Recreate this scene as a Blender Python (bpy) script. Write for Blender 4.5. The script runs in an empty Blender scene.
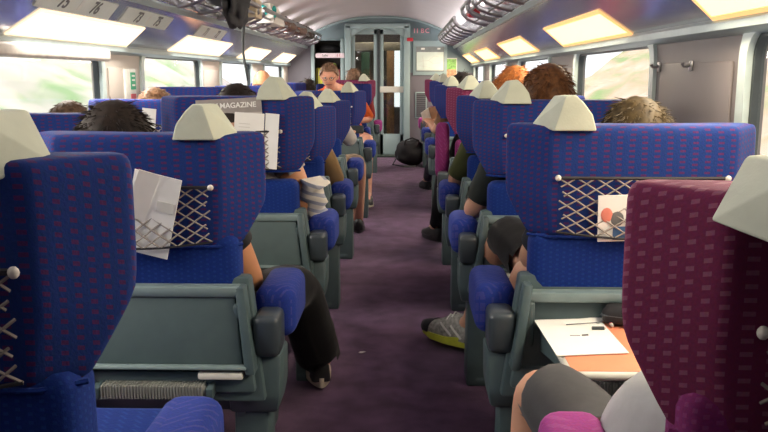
import bpy, bmesh, math, random
from mathutils import Vector, Matrix, noise
random.seed(7)
SC = bpy.context.scene
COL = SC.collection
R = math.radians
V = Vector

# ------------------------------------------------------------------ camera
CAMZ = 1.13
PITCH = R(10.0); YAW = R(1.43); F = 800.0
cam_d = bpy.data.cameras.new('camera'); cam = bpy.data.objects.new('camera', cam_d); COL.objects.link(cam)
cam.location = (0, 0, CAMZ); cam.rotation_euler = (R(90) - PITCH, 0, YAW)
cam_d.sensor_width = 36; cam_d.lens = F / 768 * 36; cam_d.clip_start = 0.05; cam_d.clip_end = 200
SC.camera = cam
CROT = cam.rotation_euler.to_matrix()
def ray(px, py):
    return CROT @ V(((px - 384) / F, (216 - py) / F, -1.0))
def at_y(px, py, y):
    d = ray(px, py); t = y / d.y
    return V((0, 0, CAMZ)) + d * t
def at_x(px, py, x):
    d = ray(px, py); t = x / d.x
    return V((0, 0, CAMZ)) + d * t

# ------------------------------------------------------------------ materials
def new_mat(name):
    m = bpy.data.materials.new(name); m.use_nodes = True
    nt = m.node_tree; b = nt.nodes['Principled BSDF']
    return m, nt, b
def mat(name, col, rough=.6, metal=0.0, noise_amt=.12, nscale=25, spec=.5, bump=0.0, sheen=0.0, bscale=None):
    m, nt, b = new_mat(name)
    tc = nt.nodes.new('ShaderNodeTexCoord'); nz = nt.nodes.new('ShaderNodeTexNoise')
    nz.inputs['Scale'].default_value = nscale; nz.inputs['Detail'].default_value = 3
    nt.links.new(tc.outputs['Object'], nz.inputs['Vector'])
    cr = nt.nodes.new('ShaderNodeValToRGB')
    a = [max(0, c * (1 - noise_amt)) for c in col]; z = [min(1, c * (1 + noise_amt)) for c in col]
    cr.color_ramp.elements[0].position = .3; cr.color_ramp.elements[1].position = .7
    cr.color_ramp.elements[0].color = (*a, 1); cr.color_ramp.elements[1].color = (*z, 1)
    nt.links.new(nz.outputs['Fac'], cr.inputs['Fac']); nt.links.new(cr.outputs['Color'], b.inputs['Base Color'])
    b.inputs['Roughness'].default_value = rough; b.inputs['Metallic'].default_value = metal
    b.inputs['Specular IOR Level'].default_value = spec
    if sheen: b.inputs['Sheen Weight'].default_value = sheen; b.inputs['Sheen Roughness'].default_value = .4
    if bump:
        n2 = nt.nodes.new('ShaderNodeTexNoise'); n2.inputs['Scale'].default_value = bscale or nscale * 8
        nt.links.new(tc.outputs['Object'], n2.inputs['Vector'])
        bp = nt.nodes.new('ShaderNodeBump'); bp.inputs['Strength'].default_value = bump; bp.inputs['Distance'].default_value = .004
        nt.links.new(n2.outputs['Fac'], bp.inputs['Height']); nt.links.new(bp.outputs['Normal'], b.inputs['Normal'])
    return m
def mth(nt, op, a, b=None):
    n = nt.nodes.new('ShaderNodeMath'); n.operation = op
    for i, v in enumerate((a, b)):
        if v is None: continue
        if isinstance(v, (int, float)): n.inputs[i].default_value = v
        else: nt.links.new(v, n.inputs[i])
    return n.outputs[0]
def fabric(name, base, dash, sx=.038, sz=.0165, dw=.5, dh=.42, sheen=.22, strength=1.0):
    """woven moquette: columns of short dashes on a plain ground"""
    m, nt, b = new_mat(name)
    tc = nt.nodes.new('ShaderNodeTexCoord'); sp = nt.nodes.new('ShaderNodeSeparateXYZ')
    nt.links.new(tc.outputs['Object'], sp.inputs[0])
    sg = mth(nt, 'MULTIPLY', mth(nt, 'SIGN', mth(nt, 'SUBTRACT', mth(nt, 'ABSOLUTE', sp.outputs['X']), .30)), mth(nt, 'SIGN', sp.outputs['X']))
    x = mth(nt, 'ADD', mth(nt, 'ADD', sp.outputs['X'], 2.0), mth(nt, 'MULTIPLY', sp.outputs['Y'], sg))
    z = mth(nt, 'ADD', sp.outputs['Z'], mth(nt, 'MULTIPLY', sp.outputs['Y'], .3))
    u = mth(nt, 'DIVIDE', x, sx); fu = mth(nt, 'FRACT', u)
    par = mth(nt, 'MULTIPLY', mth(nt, 'MODULO', mth(nt, 'FLOOR', u), 2.0), .5)
    v = mth(nt, 'ADD', mth(nt, 'DIVIDE', z, sz), par); fv = mth(nt, 'FRACT', v)
    mk = mth(nt, 'MULTIPLY', mth(nt, 'LESS_THAN', fu, dw), mth(nt, 'LESS_THAN', fv, dh))
    mk = mth(nt, 'MULTIPLY', mk, strength)
    nz = nt.nodes.new('ShaderNodeTexNoise'); nz.inputs['Scale'].default_value = 220; nz.inputs['Detail'].default_value = 2
    nt.links.new(tc.outputs['Object'], nz.inputs['Vector'])
    mx = nt.nodes.new('ShaderNodeMix'); mx.data_type = 'RGBA'
    mx.inputs['A'].default_value = (*base, 1); mx.inputs['B'].default_value = (*dash, 1)
    nt.links.new(mk, mx.inputs['Factor'])
    m2 = nt.nodes.new('ShaderNodeMix'); m2.data_type = 'RGBA'; m2.blend_type = 'MULTIPLY'; m2.inputs['Factor'].default_value = .45
    nt.links.new(mx.outputs['Result'], m2.inputs['A']); nt.links.new(nz.outputs['Color'], m2.inputs['B'])
    nt.links.new(m2.outputs['Result'], b.inputs['Base Color'])
    b.inputs['Roughness'].default_value = .85; b.inputs['Specular IOR Level'].default_value = .2
    b.inputs['Sheen Weight'].default_value = sheen; b.inputs['Sheen Roughness'].default_value = .35
    b.inputs['Sheen Tint'].default_value = (*[min(1, c * 1.5 + .3) for c in base], 1)
    bp = nt.nodes.new('ShaderNodeBump'); bp.inputs['Strength'].default_value = .3; bp.inputs['Distance'].default_value = .002
    nt.links.new(nz.outputs['Fac'], bp.inputs['Height']); nt.links.new(bp.outputs['Normal'], b.inputs['Normal'])
    return m
def emit(name, col, s):
    m, nt, b = new_mat(name)
    b.inputs['Base Color'].default_value = (*col, 1); b.inputs['Emission Color'].default_value = (*col, 1)
    b.inputs['Emission Strength'].default_value = s; b.inputs['Roughness'].default_value = .4
    return m
def glass(name, t=.94, tint=(1, 1, 1)):
    m, nt, b = new_mat(name); nt.nodes.remove(b)
    out = nt.nodes['Material Output']; tr = nt.nodes.new('ShaderNodeBsdfTransparent'); gl = nt.nodes.new('ShaderNodeBsdfGlossy')
    tr.inputs['Color'].default_value = (*tint, 1); gl.inputs['Roughness'].default_value = .03
    mx = nt.nodes.new('ShaderNodeMixShader'); mx.inputs[0].default_value = 1 - t
    nt.links.new(tr.outputs[0], mx.inputs[1]); nt.links.new(gl.outputs[0], mx.inputs[2]); nt.links.new(mx.outputs[0], out.inputs['Surface'])
    return m

M = {}
M['blue'] = fabric('blue_moquette', (.014, .042, .215), (.09, .026, .13), sx=.030, sz=.0130, dw=.45, dh=.42)
M['blue_low'] = fabric('blue_plain_moquette', (.007, .032, .22), (.012, .052, .27), sx=.016, sz=.012, dw=.4, dh=.4)
M['purple'] = fabric('purple_moquette', (.200, .026, .088), (.30, .10, .17), sx=.032, sz=.0145, dw=.48, dh=.36)
M['purple_low'] = fabric('purple_plain_moquette', (.22, .025, .14), (.26, .05, .18), sx=.018, sz=.014)
M['arm_blue'] = fabric('armrest_blue_moquette', (.025, .055, .33), (.07, .08, .35), sx=.020, sz=.03, dw=.3, dh=.7)
M['arm_purple'] = fabric('armrest_magenta_moquette', (.42, .06, .30), (.46, .10, .34), sx=.03, sz=.02)
M['shell'] = mat('teal_grey_plastic', (.075, .115, .12), .42, noise_amt=.06)
M['shell_lt'] = mat('light_teal_plastic', (.19, .26, .26), .4, noise_amt=.05)
M['tray'] = mat('dark_tray_plastic', (.085, .125, .125), .4, noise_amt=.05)
M['hub'] = mat('dark_hub_plastic', (.05, .065, .075), .3, noise_amt=.05)
M['ribbed'] = mat('ribbed_grey_rubber', (.30, .31, .28), .5, noise_amt=.05)
M['cover'] = mat('cream_headrest_cloth', (.52, .555, .45), .85, noise_amt=.04, bump=.1)
M['net'] = mat('net_cord', (.27, .24, .21), .7, noise_amt=.1)
M['elastic'] = mat('black_elastic', (.02, .02, .025), .8)
M['steel'] = mat('brushed_steel', (.36, .36, .37), .32, .9, noise_amt=.04)
M['knob'] = mat('pale_knob', (.65, .62, .55), .4, noise_amt=.02)
M['salmon'] = mat('salmon_laminate', (.85, .30, .16), .45, noise_amt=.03)
M['pale_edge'] = mat('pale_plastic_edge', (.62, .62, .55), .4, noise_amt=.03)
M['carpet'] = mat('purple_carpet', (.118, .064, .125), .95, noise_amt=.35, nscale=9, spec=.1, bump=.6, bscale=260, sheen=.25)
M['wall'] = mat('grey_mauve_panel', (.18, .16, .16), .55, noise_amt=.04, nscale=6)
M['wall_l'] = mat('lit_grey_panel', (.46, .41, .36), .55, noise_amt=.04, nscale=6)  # same panels as the right wall, window light put into a lighter colour
M['wall_low'] = mat('dark_carpeted_wall', (.10, .09, .13), .9, noise_amt=.1)
M['ceiling'] = mat('pale_mauve_ceiling', (.60, .565, .575), .55, noise_amt=.03, nscale=3)
M['cove'] = mat('satin_silver_panel', (.56, .57, .60), .17, .7, noise_amt=.08, nscale=5)
M['rail'] = mat('pale_teal_trim', (.30, .37, .38), .35, .25, noise_amt=.05)
M['frame'] = mat('window_frame_teal', (.48, .58, .57), .4, noise_amt=.05)
M['gasket'] = mat('black_gasket', (.035, .045, .05), .5)
M['glass'] = glass('window_glass', .95)
M['doorglass'] = glass('door_glass', .9, (.93, .95, .92))
M['bulk'] = mat('grey_bulkhead', (.16, .225, .245), .5, noise_amt=.05, nscale=5)
M['bulk_lo'] = mat('mauve_bulkhead_lower', (.15, .14, .165), .6, noise_amt=.05, nscale=5)
M['bulk_lt'] = mat('pale_bulkhead_frame', (.30, .40, .41), .45, noise_amt=.05, nscale=5)
M['black'] = mat('black_fabric', (.012, .012, .015), .8, noise_amt=.2)
M['white'] = mat('white_paper', (.82, .82, .78), .7, noise_amt=.02)
M['paper_shade'] = mat('grey_paper', (.62, .62, .57), .7, noise_amt=.03)
M['ink'] = mat('grey_ink', (.14, .14, .14), .7)
M['red'] = mat('red_plastic', (.60, .03, .05), .5)
M['pink'] = mat('pink_lettering', (.80, .36, .42), .6)
M['green'] = mat('green_sign', (.02, .36, .18), .5)
M['brown'] = mat('brown_leather', (.12, .055, .035), .6, noise_amt=.3)
M['beige'] = mat('beige_card', (.60, .50, .34), .7)
M['wood'] = mat('warm_door_panel', (.30, .17, .08), .45, noise_amt=.2)
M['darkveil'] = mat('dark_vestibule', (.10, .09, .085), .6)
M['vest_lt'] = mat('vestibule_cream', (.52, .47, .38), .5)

# ------------------------------------------------------------------ mesh helpers
def newbm(): return bmesh.new()
def finish(name, bm, m, parent=None, smooth=True, angle=35, recalc=True):
    if recalc: bmesh.ops.recalc_face_normals(bm, faces=bm.faces)
    me = bpy.data.meshes.new(name); bm.to_mesh(me); bm.free()
    ms = m if isinstance(m, (list, tuple)) else [m]
    for x in ms: me.materials.append(x)
    if smooth:
        me.polygons.foreach_set('use_smooth', [True] * len(me.polygons))
        me.set_sharp_from_angle(angle=R(angle))
    o = bpy.data.objects.new(name, me); COL.objects.link(o)
    if parent: o.parent = parent
    return o
def add_box(bm, c, s, r=0.0, seg=2, rot=None, mi=0):
    b = bmesh.new(); bmesh.ops.create_cube(b, size=1.0)
    bmesh.ops.scale(b, vec=s, verts=b.verts)
    if r > 0: bmesh.ops.bevel(b, geom=b.edges[:] + b.verts[:], offset=min(r, min(s) * .49), segments=seg, profile=.5, affect='EDGES')
    if rot is not None: bmesh.ops.rotate(b, cent=(0, 0, 0), matrix=rot.to_matrix() if hasattr(rot, 'to_matrix') else rot, verts=b.verts)
    bmesh.ops.translate(b, vec=c, verts=b.verts)
    merge(bm, b, mi)
def merge(bm, b, mi=None):
    if mi is not None:
        for f in b.faces: f.material_index = mi
    me = bpy.data.meshes.new('tmp'); b.to_mesh(me); b.free(); bm.from_mesh(me); bpy.data.meshes.remove(me)
def add_tube(bm, pts, r, n=6, caps=True, mi=0, radii=None):
    pts = [V(p) for p in pts]; rings = []
    up = V((0, 0, 1))
    for i, p in enumerate(pts):
        d = (pts[min(i + 1, len(pts) - 1)] - pts[max(i - 1, 0)])
        if d.length < 1e-9: d = V((0, 0, 1))
        d.normalize()
        a = up if abs(d.dot(up)) < .95 else V((1, 0, 0))
        u = d.cross(a).normalized(); w = d.cross(u)
        rr = radii[i] if radii else r
        rings.append([bm.verts.new(p + u * (rr * math.cos(2 * math.pi * k / n)) + w * (rr * math.sin(2 * math.pi * k / n))) for k in range(n)])
    for a, b in zip(rings, rings[1:]):
        for k in range(n):
            f = bm.faces.new((a[k], a[(k + 1) % n], b[(k + 1) % n], b[k])); f.material_index = mi
    if caps:
        for rg in (rings[0], rings[-1]):
            try: f = bm.faces.new(rg); f.material_index = mi
            except ValueError: pass
def add_hull(bm, pts, bev=0.0, mi=0, seg=2):
    b = bmesh.new(); vs = [b.verts.new(p) for p in pts]
    g = bmesh.ops.convex_hull(b, input=vs)
    bmesh.ops.delete(b, geom=list(set(g['geom_interior'] + g['geom_unused'])), context='VERTS') if g['geom_interior'] or g['geom_unused'] else None
    bmesh.ops.dissolve_limit(b, angle_limit=R(2), verts=b.verts, edges=b.edges)
    if bev: bmesh.ops.bevel(b, geom=b.edges[:], offset=bev, segments=seg, profile=.5, affect='EDGES')
    merge(bm, b, mi)
def add_prism(bm, poly, d, mi=0):
    """poly: list of 3D points (planar), d: extrusion vector"""
    a = [bm.verts.new(p) for p in poly]; b = [bm.verts.new(V(p) + V(d)) for p in poly]
    n = len(a)
    fs = [bm.faces.new(a), bm.faces.new(b[::-1])]
    for k in range(n): fs.append(bm.faces.new((a[k], b[k], b[(k + 1) % n], a[(k + 1) % n])))
    for f in fs: f.material_index = mi
def loft(bm, rings, caps=True, mi=0):
    rv = [[bm.verts.new(p) for p in r] for r in rings]; n = len(rv[0])
    for a, b in zip(rv, rv[1:]):
        for k in range(n):
            f = bm.faces.new((a[k], a[(k + 1) % n], b[(k + 1) % n], b[k])); f.material_index = mi
    if caps:
        for r in (rv[0], rv[-1]):
            try: bm.faces.new(r).material_index = mi
            except ValueError: pass
def ell(bm, c, s, seg=16, rings=10, mi=0, rot=None):
    b = bmesh.new(); bmesh.ops.create_uvsphere(b, u_segments=seg, v_segments=rings, radius=1)
    bmesh.ops.scale(b, vec=s, verts=b.verts)
    if rot is not None: bmesh.ops.rotate(b, cent=(0, 0, 0), matrix=rot, verts=b.verts)
    bmesh.ops.translate(b, vec=c, verts=b.verts); merge(bm, b, mi)
def tag(o, label=None, cat=None, group=None, kind=None):
    if label: o['label'] = label
    if cat: o['category'] = cat
    if group: o['group'] = group
    if kind: o['kind'] = kind
    return o
def empty(name, loc=(0, 0, 0), rz=0.0):
    o = bpy.data.objects.new(name, None); COL.objects.link(o); o.location = loc; o.rotation_euler = (0, 0, rz)
    o.empty_display_size = .1
    return o
def copy_tree(o, parent=None):
    c = o.copy(); COL.objects.link(c)
    if parent: c.parent = parent
    for ch in list(o.children): copy_tree(ch, c)
    return c
def text_mesh(name, body, size, m, parent=None, extrude=.0008, align='CENTER', bold=False):
    cu = bpy.data.curves.new(name, 'FONT'); cu.body = body; cu.size = size; cu.extrude = extrude; cu.align_x = align; cu.align_y = 'CENTER'
    if bold: cu.offset = size * .02
    t = bpy.data.objects.new('tmp_text', cu); COL.objects.link(t)
    dg = bpy.context.evaluated_depsgraph_get(); me = bpy.data.meshes.new_from_object(t.evaluated_get(dg))
    bpy.data.objects.remove(t); me.materials.clear(); me.materials.append(m)
    o = bpy.data.objects.new(name, me); COL.objects.link(o)
    if parent: o.parent = parent
    return o

# ------------------------------------------------------------------ the shell of the coach
XC = -.335; HW = 1.29; XL = XC - HW; XR = XC + HW
Y0 = -1.6; YB = 11.3
def S(o): return tag(o, kind='structure')

bm = newbm(); add_box(bm, (XC, (Y0 + YB) / 2, -.03), (2 * HW + .1, YB - Y0 + .2, .06)); S(finish('floor', bm, M['carpet'], smooth=False))

# ceiling vault: a thick arched shell
def vault(t):  # t in -1..1 across, half-width .98
    x = .98 * t
    return V((XC + x, 0, 1.68 + .25 * (1 - abs(t) ** 2.4)))
bm = newbm()
prof = [vault(-1 + 2 * k / 32) for k in range(33)]
ring = prof + [p + V((0, 0, .04)) for p in prof[::-1]]
loft(bm, [[V((p.x, y, p.z)) for p in ring] for y in (Y0, YB)]); S(finish('ceiling', bm, M['ceiling'], angle=60))

bm = newbm(); add_box(bm, (XC, Y0 - .03, .97), (2 * HW + .1, .06, 2.0)); S(finish('wall_light_block', bm, M['bulk'], smooth=False))  # unseen wall added behind the camera to stop sky light on seat backs
WZ0, WZ1 = .70, 1.25
def side_wall(name, sgn, wins, m_pier):
    X = XC + sgn * HW; T = .045
    bm = newbm()
    xc = X + sgn * T / 2
    add_box(bm, (xc, (Y0 + YB) / 2, WZ0 / 2), (T, YB - Y0, WZ0), mi=1)
    add_box(bm, (xc, (Y0 + YB) / 2, (WZ1 + 1.33) / 2), (T, YB - Y0, 1.33 - WZ1))
    ys = [Y0] + [v for w in wins for v in w] + [YB]
    for a, b in zip(ys[::2], ys[1::2]):
        if b - a > .01: add_box(bm, (xc, (a + b) / 2, (WZ0 + WZ1) / 2), (T, b - a, WZ1 - WZ0))
    # rounded corners of the openings
    for a, b in wins:
        for (yy, dy) in ((a, 1), (b, -1)):
            for (zz, dz) in ((WZ0, 1), (WZ1, -1)):
                r = .07
                poly = [V((X, yy, zz))] + [V((X, yy + dy * r * (1 - math.sin(q)), zz + dz * r * (1 - math.cos(q)))) for q in [k * math.pi / 12 for k in range(7)]]
                add_prism(bm, poly, (sgn * T, 0, 0))
    # vertical seams of the pillar panels are real grooves in thin raised panels
    for a, b in zip(ys[::2], ys[1::2]):
        if .4 < b - a < 1.2:
            add_box(bm, (X - sgn * .004, (a + b) / 2, (WZ0 + WZ1) / 2 - .03), (.008, (b - a) - .22, WZ1 - WZ0 - .10), .004)
    return S(finish(name, bm, [m_pier, M['wall_low']], smooth=True, angle=30))
WR = [(.90, 2.27), (3.15, 4.52), (5.36, 6.75), (7.58, 8.95), (9.75, 11.0)]
WL = [(.60, 2.0), (2.80, 4.30), (5.00, 6.42), (7.15, 8.55), (9.35, 10.75)]  # windows behind the camera left out to keep the seat backs darker
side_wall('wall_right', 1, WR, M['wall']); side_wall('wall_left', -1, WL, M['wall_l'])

def rrect(a, b, z0, z1, r, n=6):
    pts = []
    for (cy, cz, q0) in ((b - r, z1 - r, 0), (a + r, z1 - r, 90), (a + r, z0 + r, 180), (b - r, z0 + r, 270)):
        for k in range(n + 1):
            q = R(q0 + 90 * k / n); pts.append((cy + r * math.cos(q), cz + r * math.sin(q)))
    return pts
def window(i, sgn, a, b):
    X = XC + sgn * HW
    root = S(empty('window_%d' % i, (X, (a + b) / 2, WZ0)))
    def ringmesh(g0, g1, x0, x1, name, m):
        bm = newbm()
        po = rrect(a - g0, b + g0, WZ0 - g0, WZ1 + g0, .075 + g0); pi = rrect(a + g1, b - g1, WZ0 + g1, WZ1 - g1, max(.02, .075 - g1))
        loc = V((X, (a + b) / 2, WZ0))
        n = len(po); rows = []
        for (pp, xx) in ((po, x0), (po, x1), (pi, x1), (pi, x0)):
            rows.append([bm.verts.new(V((X + sgn * xx, p[0], p[1])) - loc) for p in pp])
        for q in range(4):
            A, B = rows[q], rows[(q + 1) % 4]
            for k in range(n): bm.faces.new((A[k], A[(k + 1) % n], B[(k + 1) % n], B[k]))
        return finish(name, bm, m, root)
    ringmesh(.050, .002, -.014, .012, 'window_frame', M['frame'])
    ringmesh(.004, .016, .004, .030, 'gasket', M['gasket'])
    bm = newbm(); add_box(bm, (sgn * .016, 0, (WZ1 - WZ0) / 2), (.006, b - a - .012, WZ1 - WZ0 - .012)); finish('pane', bm, M['glass'], root, smooth=False)
    return root
n = 0
for sgn, wl in ((1, WR), (-1, WL)):
    for a, b in wl:
        n += 1; window(n, sgn, a, b)
# roller-blind cassettes above the left windows
for i, (a, b) in enumerate(WL):
    if i == 1 or i == 0:
        bm = newbm(); add_box(bm, (XL + .035, (a + b) / 2, 1.232), (.05, b - a + .04, .062), .015, 3)
        S(finish('trim_%d' % (i + 1), bm, mat('blind_cassette_%d' % i, (.47, .43, .38), .5), angle=50))

# cove above the windows with the lamp panels set in it
def cove(side, sgn):
    bm = newbm()
    P = [(1.29, 1.255), (1.268, 1.262), (1.262, 1.288), (1.12, 1.395), (1.03, 1.50), (1.0, 1.53), (.975, 1.62), (.975, 1.73), (1.36, 1.73), (1.36, 1.255)]
    loft(bm, [[V((XC + sgn * p[0], y, p[1])) for p in P] for y in (Y0, YB)])
    S(finish('trim_cove_' + side, bm, M['cove'], angle=20))
    bm = newbm()
    P = [(1.300, 1.240), (1.262, 1.246), (1.245, 1.258), (1.243, 1.280), (1.258, 1.294), (1.300, 1.294)]
    loft(bm, [[V((XC + sgn * p[0], y, p[1])) for p in P] for y in (Y0, YB)])
    S(finish('trim_rail_' + side, bm, M['rail'], angle=40))
    bm = newbm()
    P = [(1.045, 1.492), (1.012, 1.489), (1.000, 1.515), (1.012, 1.535), (1.03, 1.53)]
    loft(bm, [[V((XC + sgn * p[0], y, p[1])) for p in P] for y in (Y0, YB)])
    S(finish('trim_edge_' + side, bm, M['rail'], angle=40))
cove('left', -1); cove('right', 1)

LAMP_R = emit('warm_lamp_diffuser', (1.0, .72, .40), 1.05)
LAMP_L = emit('white_lamp_diffuser', (1.0, .87, .72), 1.05)
RIM_R = emit('amber_edge_glow', (1.0, .58, .22), .55); RIM_L = emit('cream_edge_glow', (1.0, .80, .55), .7)  # edge glow of the diffusers put into a separate glowing frame
def lamp(sgn, a, b, label, m):
    p0 = V((XC + sgn * 1.252, 0, 1.297)); p1 = V((XC + sgn * 1.128, 0, 1.390))
    d = (p1 - p0); nrm = V((-sgn * d.z * sgn * sgn, 0, 0))
    nrm = V((-sgn * abs(d.z), 0, -abs(d.x))).normalized()
    root = empty('lamp_panel', (0, (a + b) / 2, 0)); root.location = (p0 + p1) / 2 + V((0, (a + b) / 2, 0))
    loc = V(root.location)
    rise = .05  # slanted ends: upper edge a little shorter
    def quad(off, g, sk):
        return [p0 + d * g / d.length + nrm * off + V((0, a + g, 0)) - loc, p0 + d * g / d.length + nrm * off + V((0, b - g, 0)) - loc,
                p1 - d * g / d.length + nrm * off + V((0, b - g - sk, 0)) - loc, p1 - d * g / d.length + nrm * off + V((0, a + g + sk, 0)) - loc]
    bm = newbm()
    o = quad(.002, -.006, rise); i_ = quad(.002, .012, rise); o2 = quad(.008, -.006, rise); i2 = quad(.008, .012, rise)
    rows = [[bm.verts.new(p) for p in q] for q in (o, o2, i2, i_)]
    for q in range(4):
        A, B = rows[q], rows[(q + 1) % 4]
        for k in range(4): bm.faces.new((A[k], A[(k + 1) % 4], B[(k + 1) % 4], B[k]))
    finish('lamp_edge_glow', bm, RIM_R if sgn > 0 else RIM_L, root, smooth=False)
    bm = newbm(); q = quad(.001, .004, rise); add_prism(bm, q, nrm * .004); finish('diffuser', bm, m, root, smooth=False)
    tag(root, label, 'lamp', 'lamp panels above the windows')
ords = ['nearest', 'second', 'third', 'fourth', 'farthest']
for k, (a, b) in enumerate([(1.06, 2.46), (3.33, 4.72), (5.60, 7.02), (7.87, 9.27), (10.0, 11.1)]):
    lamp(1, a, b, 'glowing warm lamp panel above right windows, %s from the camera' % ords[k], LAMP_R)
for k, (a, b) in enumerate([(.95, 2.35), (3.22, 4.62), (5.45, 6.95), (7.70, 8.95), (9.75, 11.0)]):
    lamp(-1, a, b, 'glowing white lamp panel above left windows, %s from the camera' % ords[k], LAMP_L)
# real light of those lamps
for sgn, lst, c in ((1, [(1.06, 2.46), (3.33, 4.72), (5.60, 7.02), (7.87, 9.27), (10.0, 11.1)], (1, .84, .62)), (-1, [(.95, 2.35), (3.22, 4.62), (5.45, 6.95), (7.70, 8.95), (9.75, 11.0)], (1, .94, .86))):
    for a, b in lst:
        ld = bpy.data.lights.new('lamp_light', 'AREA'); ld.shape = 'RECTANGLE'; ld.size = b - a - .1; ld.size_y = .12; ld.energy = 11.0; ld.color = c
        lo = bpy.data.objects.new('lamp_light', ld); COL.objects.link(lo)
        nrm = V((-sgn * .093, 0, -.124)).normalized()
        lo.location = V((XC + sgn * 1.19, (a + b) / 2, 1.3435)) + nrm * .02
        zax = -nrm; xax = V((0, 1, 0)); yax = zax.cross(xax)
        lo.rotation_euler = Matrix((xax, yax, zax)).transposed().to_euler()

# unseen fill lights added behind the luggage racks to brighten ceiling and cove
for sgn in (-1, 1):
    for yc in (1.2, 4.4, 7.6, 10.0):
        ld = bpy.data.lights.new('ceiling_fill', 'AREA'); ld.shape = 'RECTANGLE'; ld.size = 2.4; ld.size_y = .03; ld.energy = 4.5; ld.color = (1, .94, .92)
        lo = bpy.data.objects.new('ceiling_fill', ld); COL.objects.link(lo); lo.location = (XC + sgn * .96, yc, 1.585)
        zax = V((sgn * .8, 0, -.6)).normalized(); xax = V((0, 1, 0)); yax = zax.cross(xax)
        lo.rotation_euler = Matrix((xax, yax, zax)).transposed().to_euler()
# seat-number plates on the left cove
def plate(y0, y1, txt, label):
    p0 = V((XC - 1.117, 0, 1.399)); p1 = V((XC - 1.057, 0, 1.468)); d = (p1 - p0); nrm = V((d.z, 0, -abs(d.x))).normalized()
    c = (p0 + p1) / 2 + V((0, (y0 + y1) / 2, 0))
    root = empty('seat_number_plate', c)
    q = [p0 + V((0, y0, 0)) - c, p0 + V((0, y1, 0)) - c, p1 + V((0, y1, 0)) - c, p1 + V((0, y0, 0)) - c]
    bm = newbm(); add_prism(bm, [p + nrm * .001 for p in q], nrm * .004); finish('plate', bm, M_plate, root, smooth=False)
    xax = V((0, 1, 0)); yax = d.normalized(); zax = xax.cross(yax)
    rot = Matrix((xax, yax, nrm)).transposed()
    for off, s in ((-.17, txt[0]), (.17, txt[1])):
        t = text_mesh('number', s, .092, M['ink'], root, bold=True); t.matrix_local = Matrix.Translation(nrm * .0062 + V((0, off, 0))) @ rot.to_4x4()
    bm = newbm(); add_box(bm, (0, 0, 0), (.03, .055, .001)); sl = finish('divider', bm, M['paper_shade'], root, smooth=False); sl.matrix_local = Matrix.Translation(nrm * .0058) @ rot.to_4x4()
    tag(root, label, 'sign', 'seat number plates')
M_plate = mat('pale_green_plate', (.58, .62, .57), .45, noise_amt=.03)
plate(3.18, 3.98, ('75', '76'), 'pale plate with seat numbers above nearest left lamp panel')
plate(4.12, 4.92, ('73', '75'), 'pale plate with seat numbers, second from the camera')
plate(5.60, 6.40, ('71', '72'), 'pale plate with seat numbers, farthest from the camera')

# luggage racks
def rack(sgn, ya, yb, label):
    root = empty('luggage_rack', (XC + sgn * .93, (ya + yb) / 2, 1.52)); loc = V(root.location)
    X = lambda l, y, z: V((XC + sgn * l, y, z)) - loc
    def bar(pts, r, name, m=M['steel']):
        bm = newbm(); add_tube(bm, pts, r, 8); return finish(name, bm, m, root, angle=60)
    bar([X(.80, ya, 1.655), X(.80, yb, 1.655)], .019, 'front_rail')
    bar([X(.825, ya + .03, 1.60), X(.825, yb - .03, 1.60)], .011, 'lower_rail')
    bar([X(.91, ya, 1.556), X(.91, yb, 1.556)], .008, 'shelf_rod')
    nb = max(3, int(round((yb - ya) / .52)) + 1)
    for k in range(nb):
        y = ya + (yb - ya) * k / (nb - 1)
        bm = newbm()
        pts = [X(1.03, y, 1.528), X(.97, y, 1.536), (X(.90, y, 1.555)), X(.845, y, 1.578), X(.808, y, 1.615), X(.80, y, 1.655)]
        add_tube(bm, pts, .019, 8); finish('bracket', bm, M['steel'], root, angle=60)
    tag(root, label, 'luggage rack', 'overhead luggage racks')
rack(1, 3.6, 6.65, 'tubular steel luggage rack overhead right, nearer section')
rack(1, 7.7, 11.1, 'tubular steel luggage rack overhead right, section by the end wall map')
rack(-1, 2.2, 6.4, 'tubular steel luggage rack overhead left, section carrying the black bag')
rack(-1, 6.65, 11.1, 'tubular steel luggage rack overhead left, section carrying the white bag')

# ------------------------------------------------------------------ end wall with door
TH = .06
def bulkrect(bm, x0, x1, z0, z1, y=YB, t=TH, mi=0):
    add_box(bm, ((x0 + x1) / 2, y + t / 2, (z0 + z1) / 2), (x1 - x0, t, z1 - z0), mi=mi)
DX0, DX1 = XC - .475, XC + .405
DX0, DX1 = -.82, .075; DZ = 1.80
LX0, LX1, LZ0, LZ1 = -1.27, -.86, .25, 1.60
bm = newbm()
bulkrect(bm, XC - 1.36, LX0, 0, 1.7, mi=1); bulkrect(bm, LX0, LX1, 0, LZ0, mi=1); bulkrect(bm, LX0, LX1, LZ1, 1.95)
bulkrect(bm, LX1, DX0, 0, 1.95); bulkrect(bm, DX0, DX1, DZ, 1.97)
bulkrect(bm, DX1, XC + 1.36, 0, 1.16, mi=1); bulkrect(bm, DX1, XC + 1.36, 1.16, 1.95); bulkrect(bm, XC - 1.36, LX0, 1.7, 1.95)
S(finish('wall_back', bm, [M['bulk'], M['bulk_lo']], smooth=False))
# arch trim where the vault meets the end wall
bm = newbm(); pr = [vault(-1 + 2 * k / 32) for k in range(33)]
add_tube(bm, [V((p.x, YB - .01, p.z - .012)) for p in pr], .022, 6); S(finish('trim_arch', bm, M['bulk_lt'], angle=60))
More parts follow.
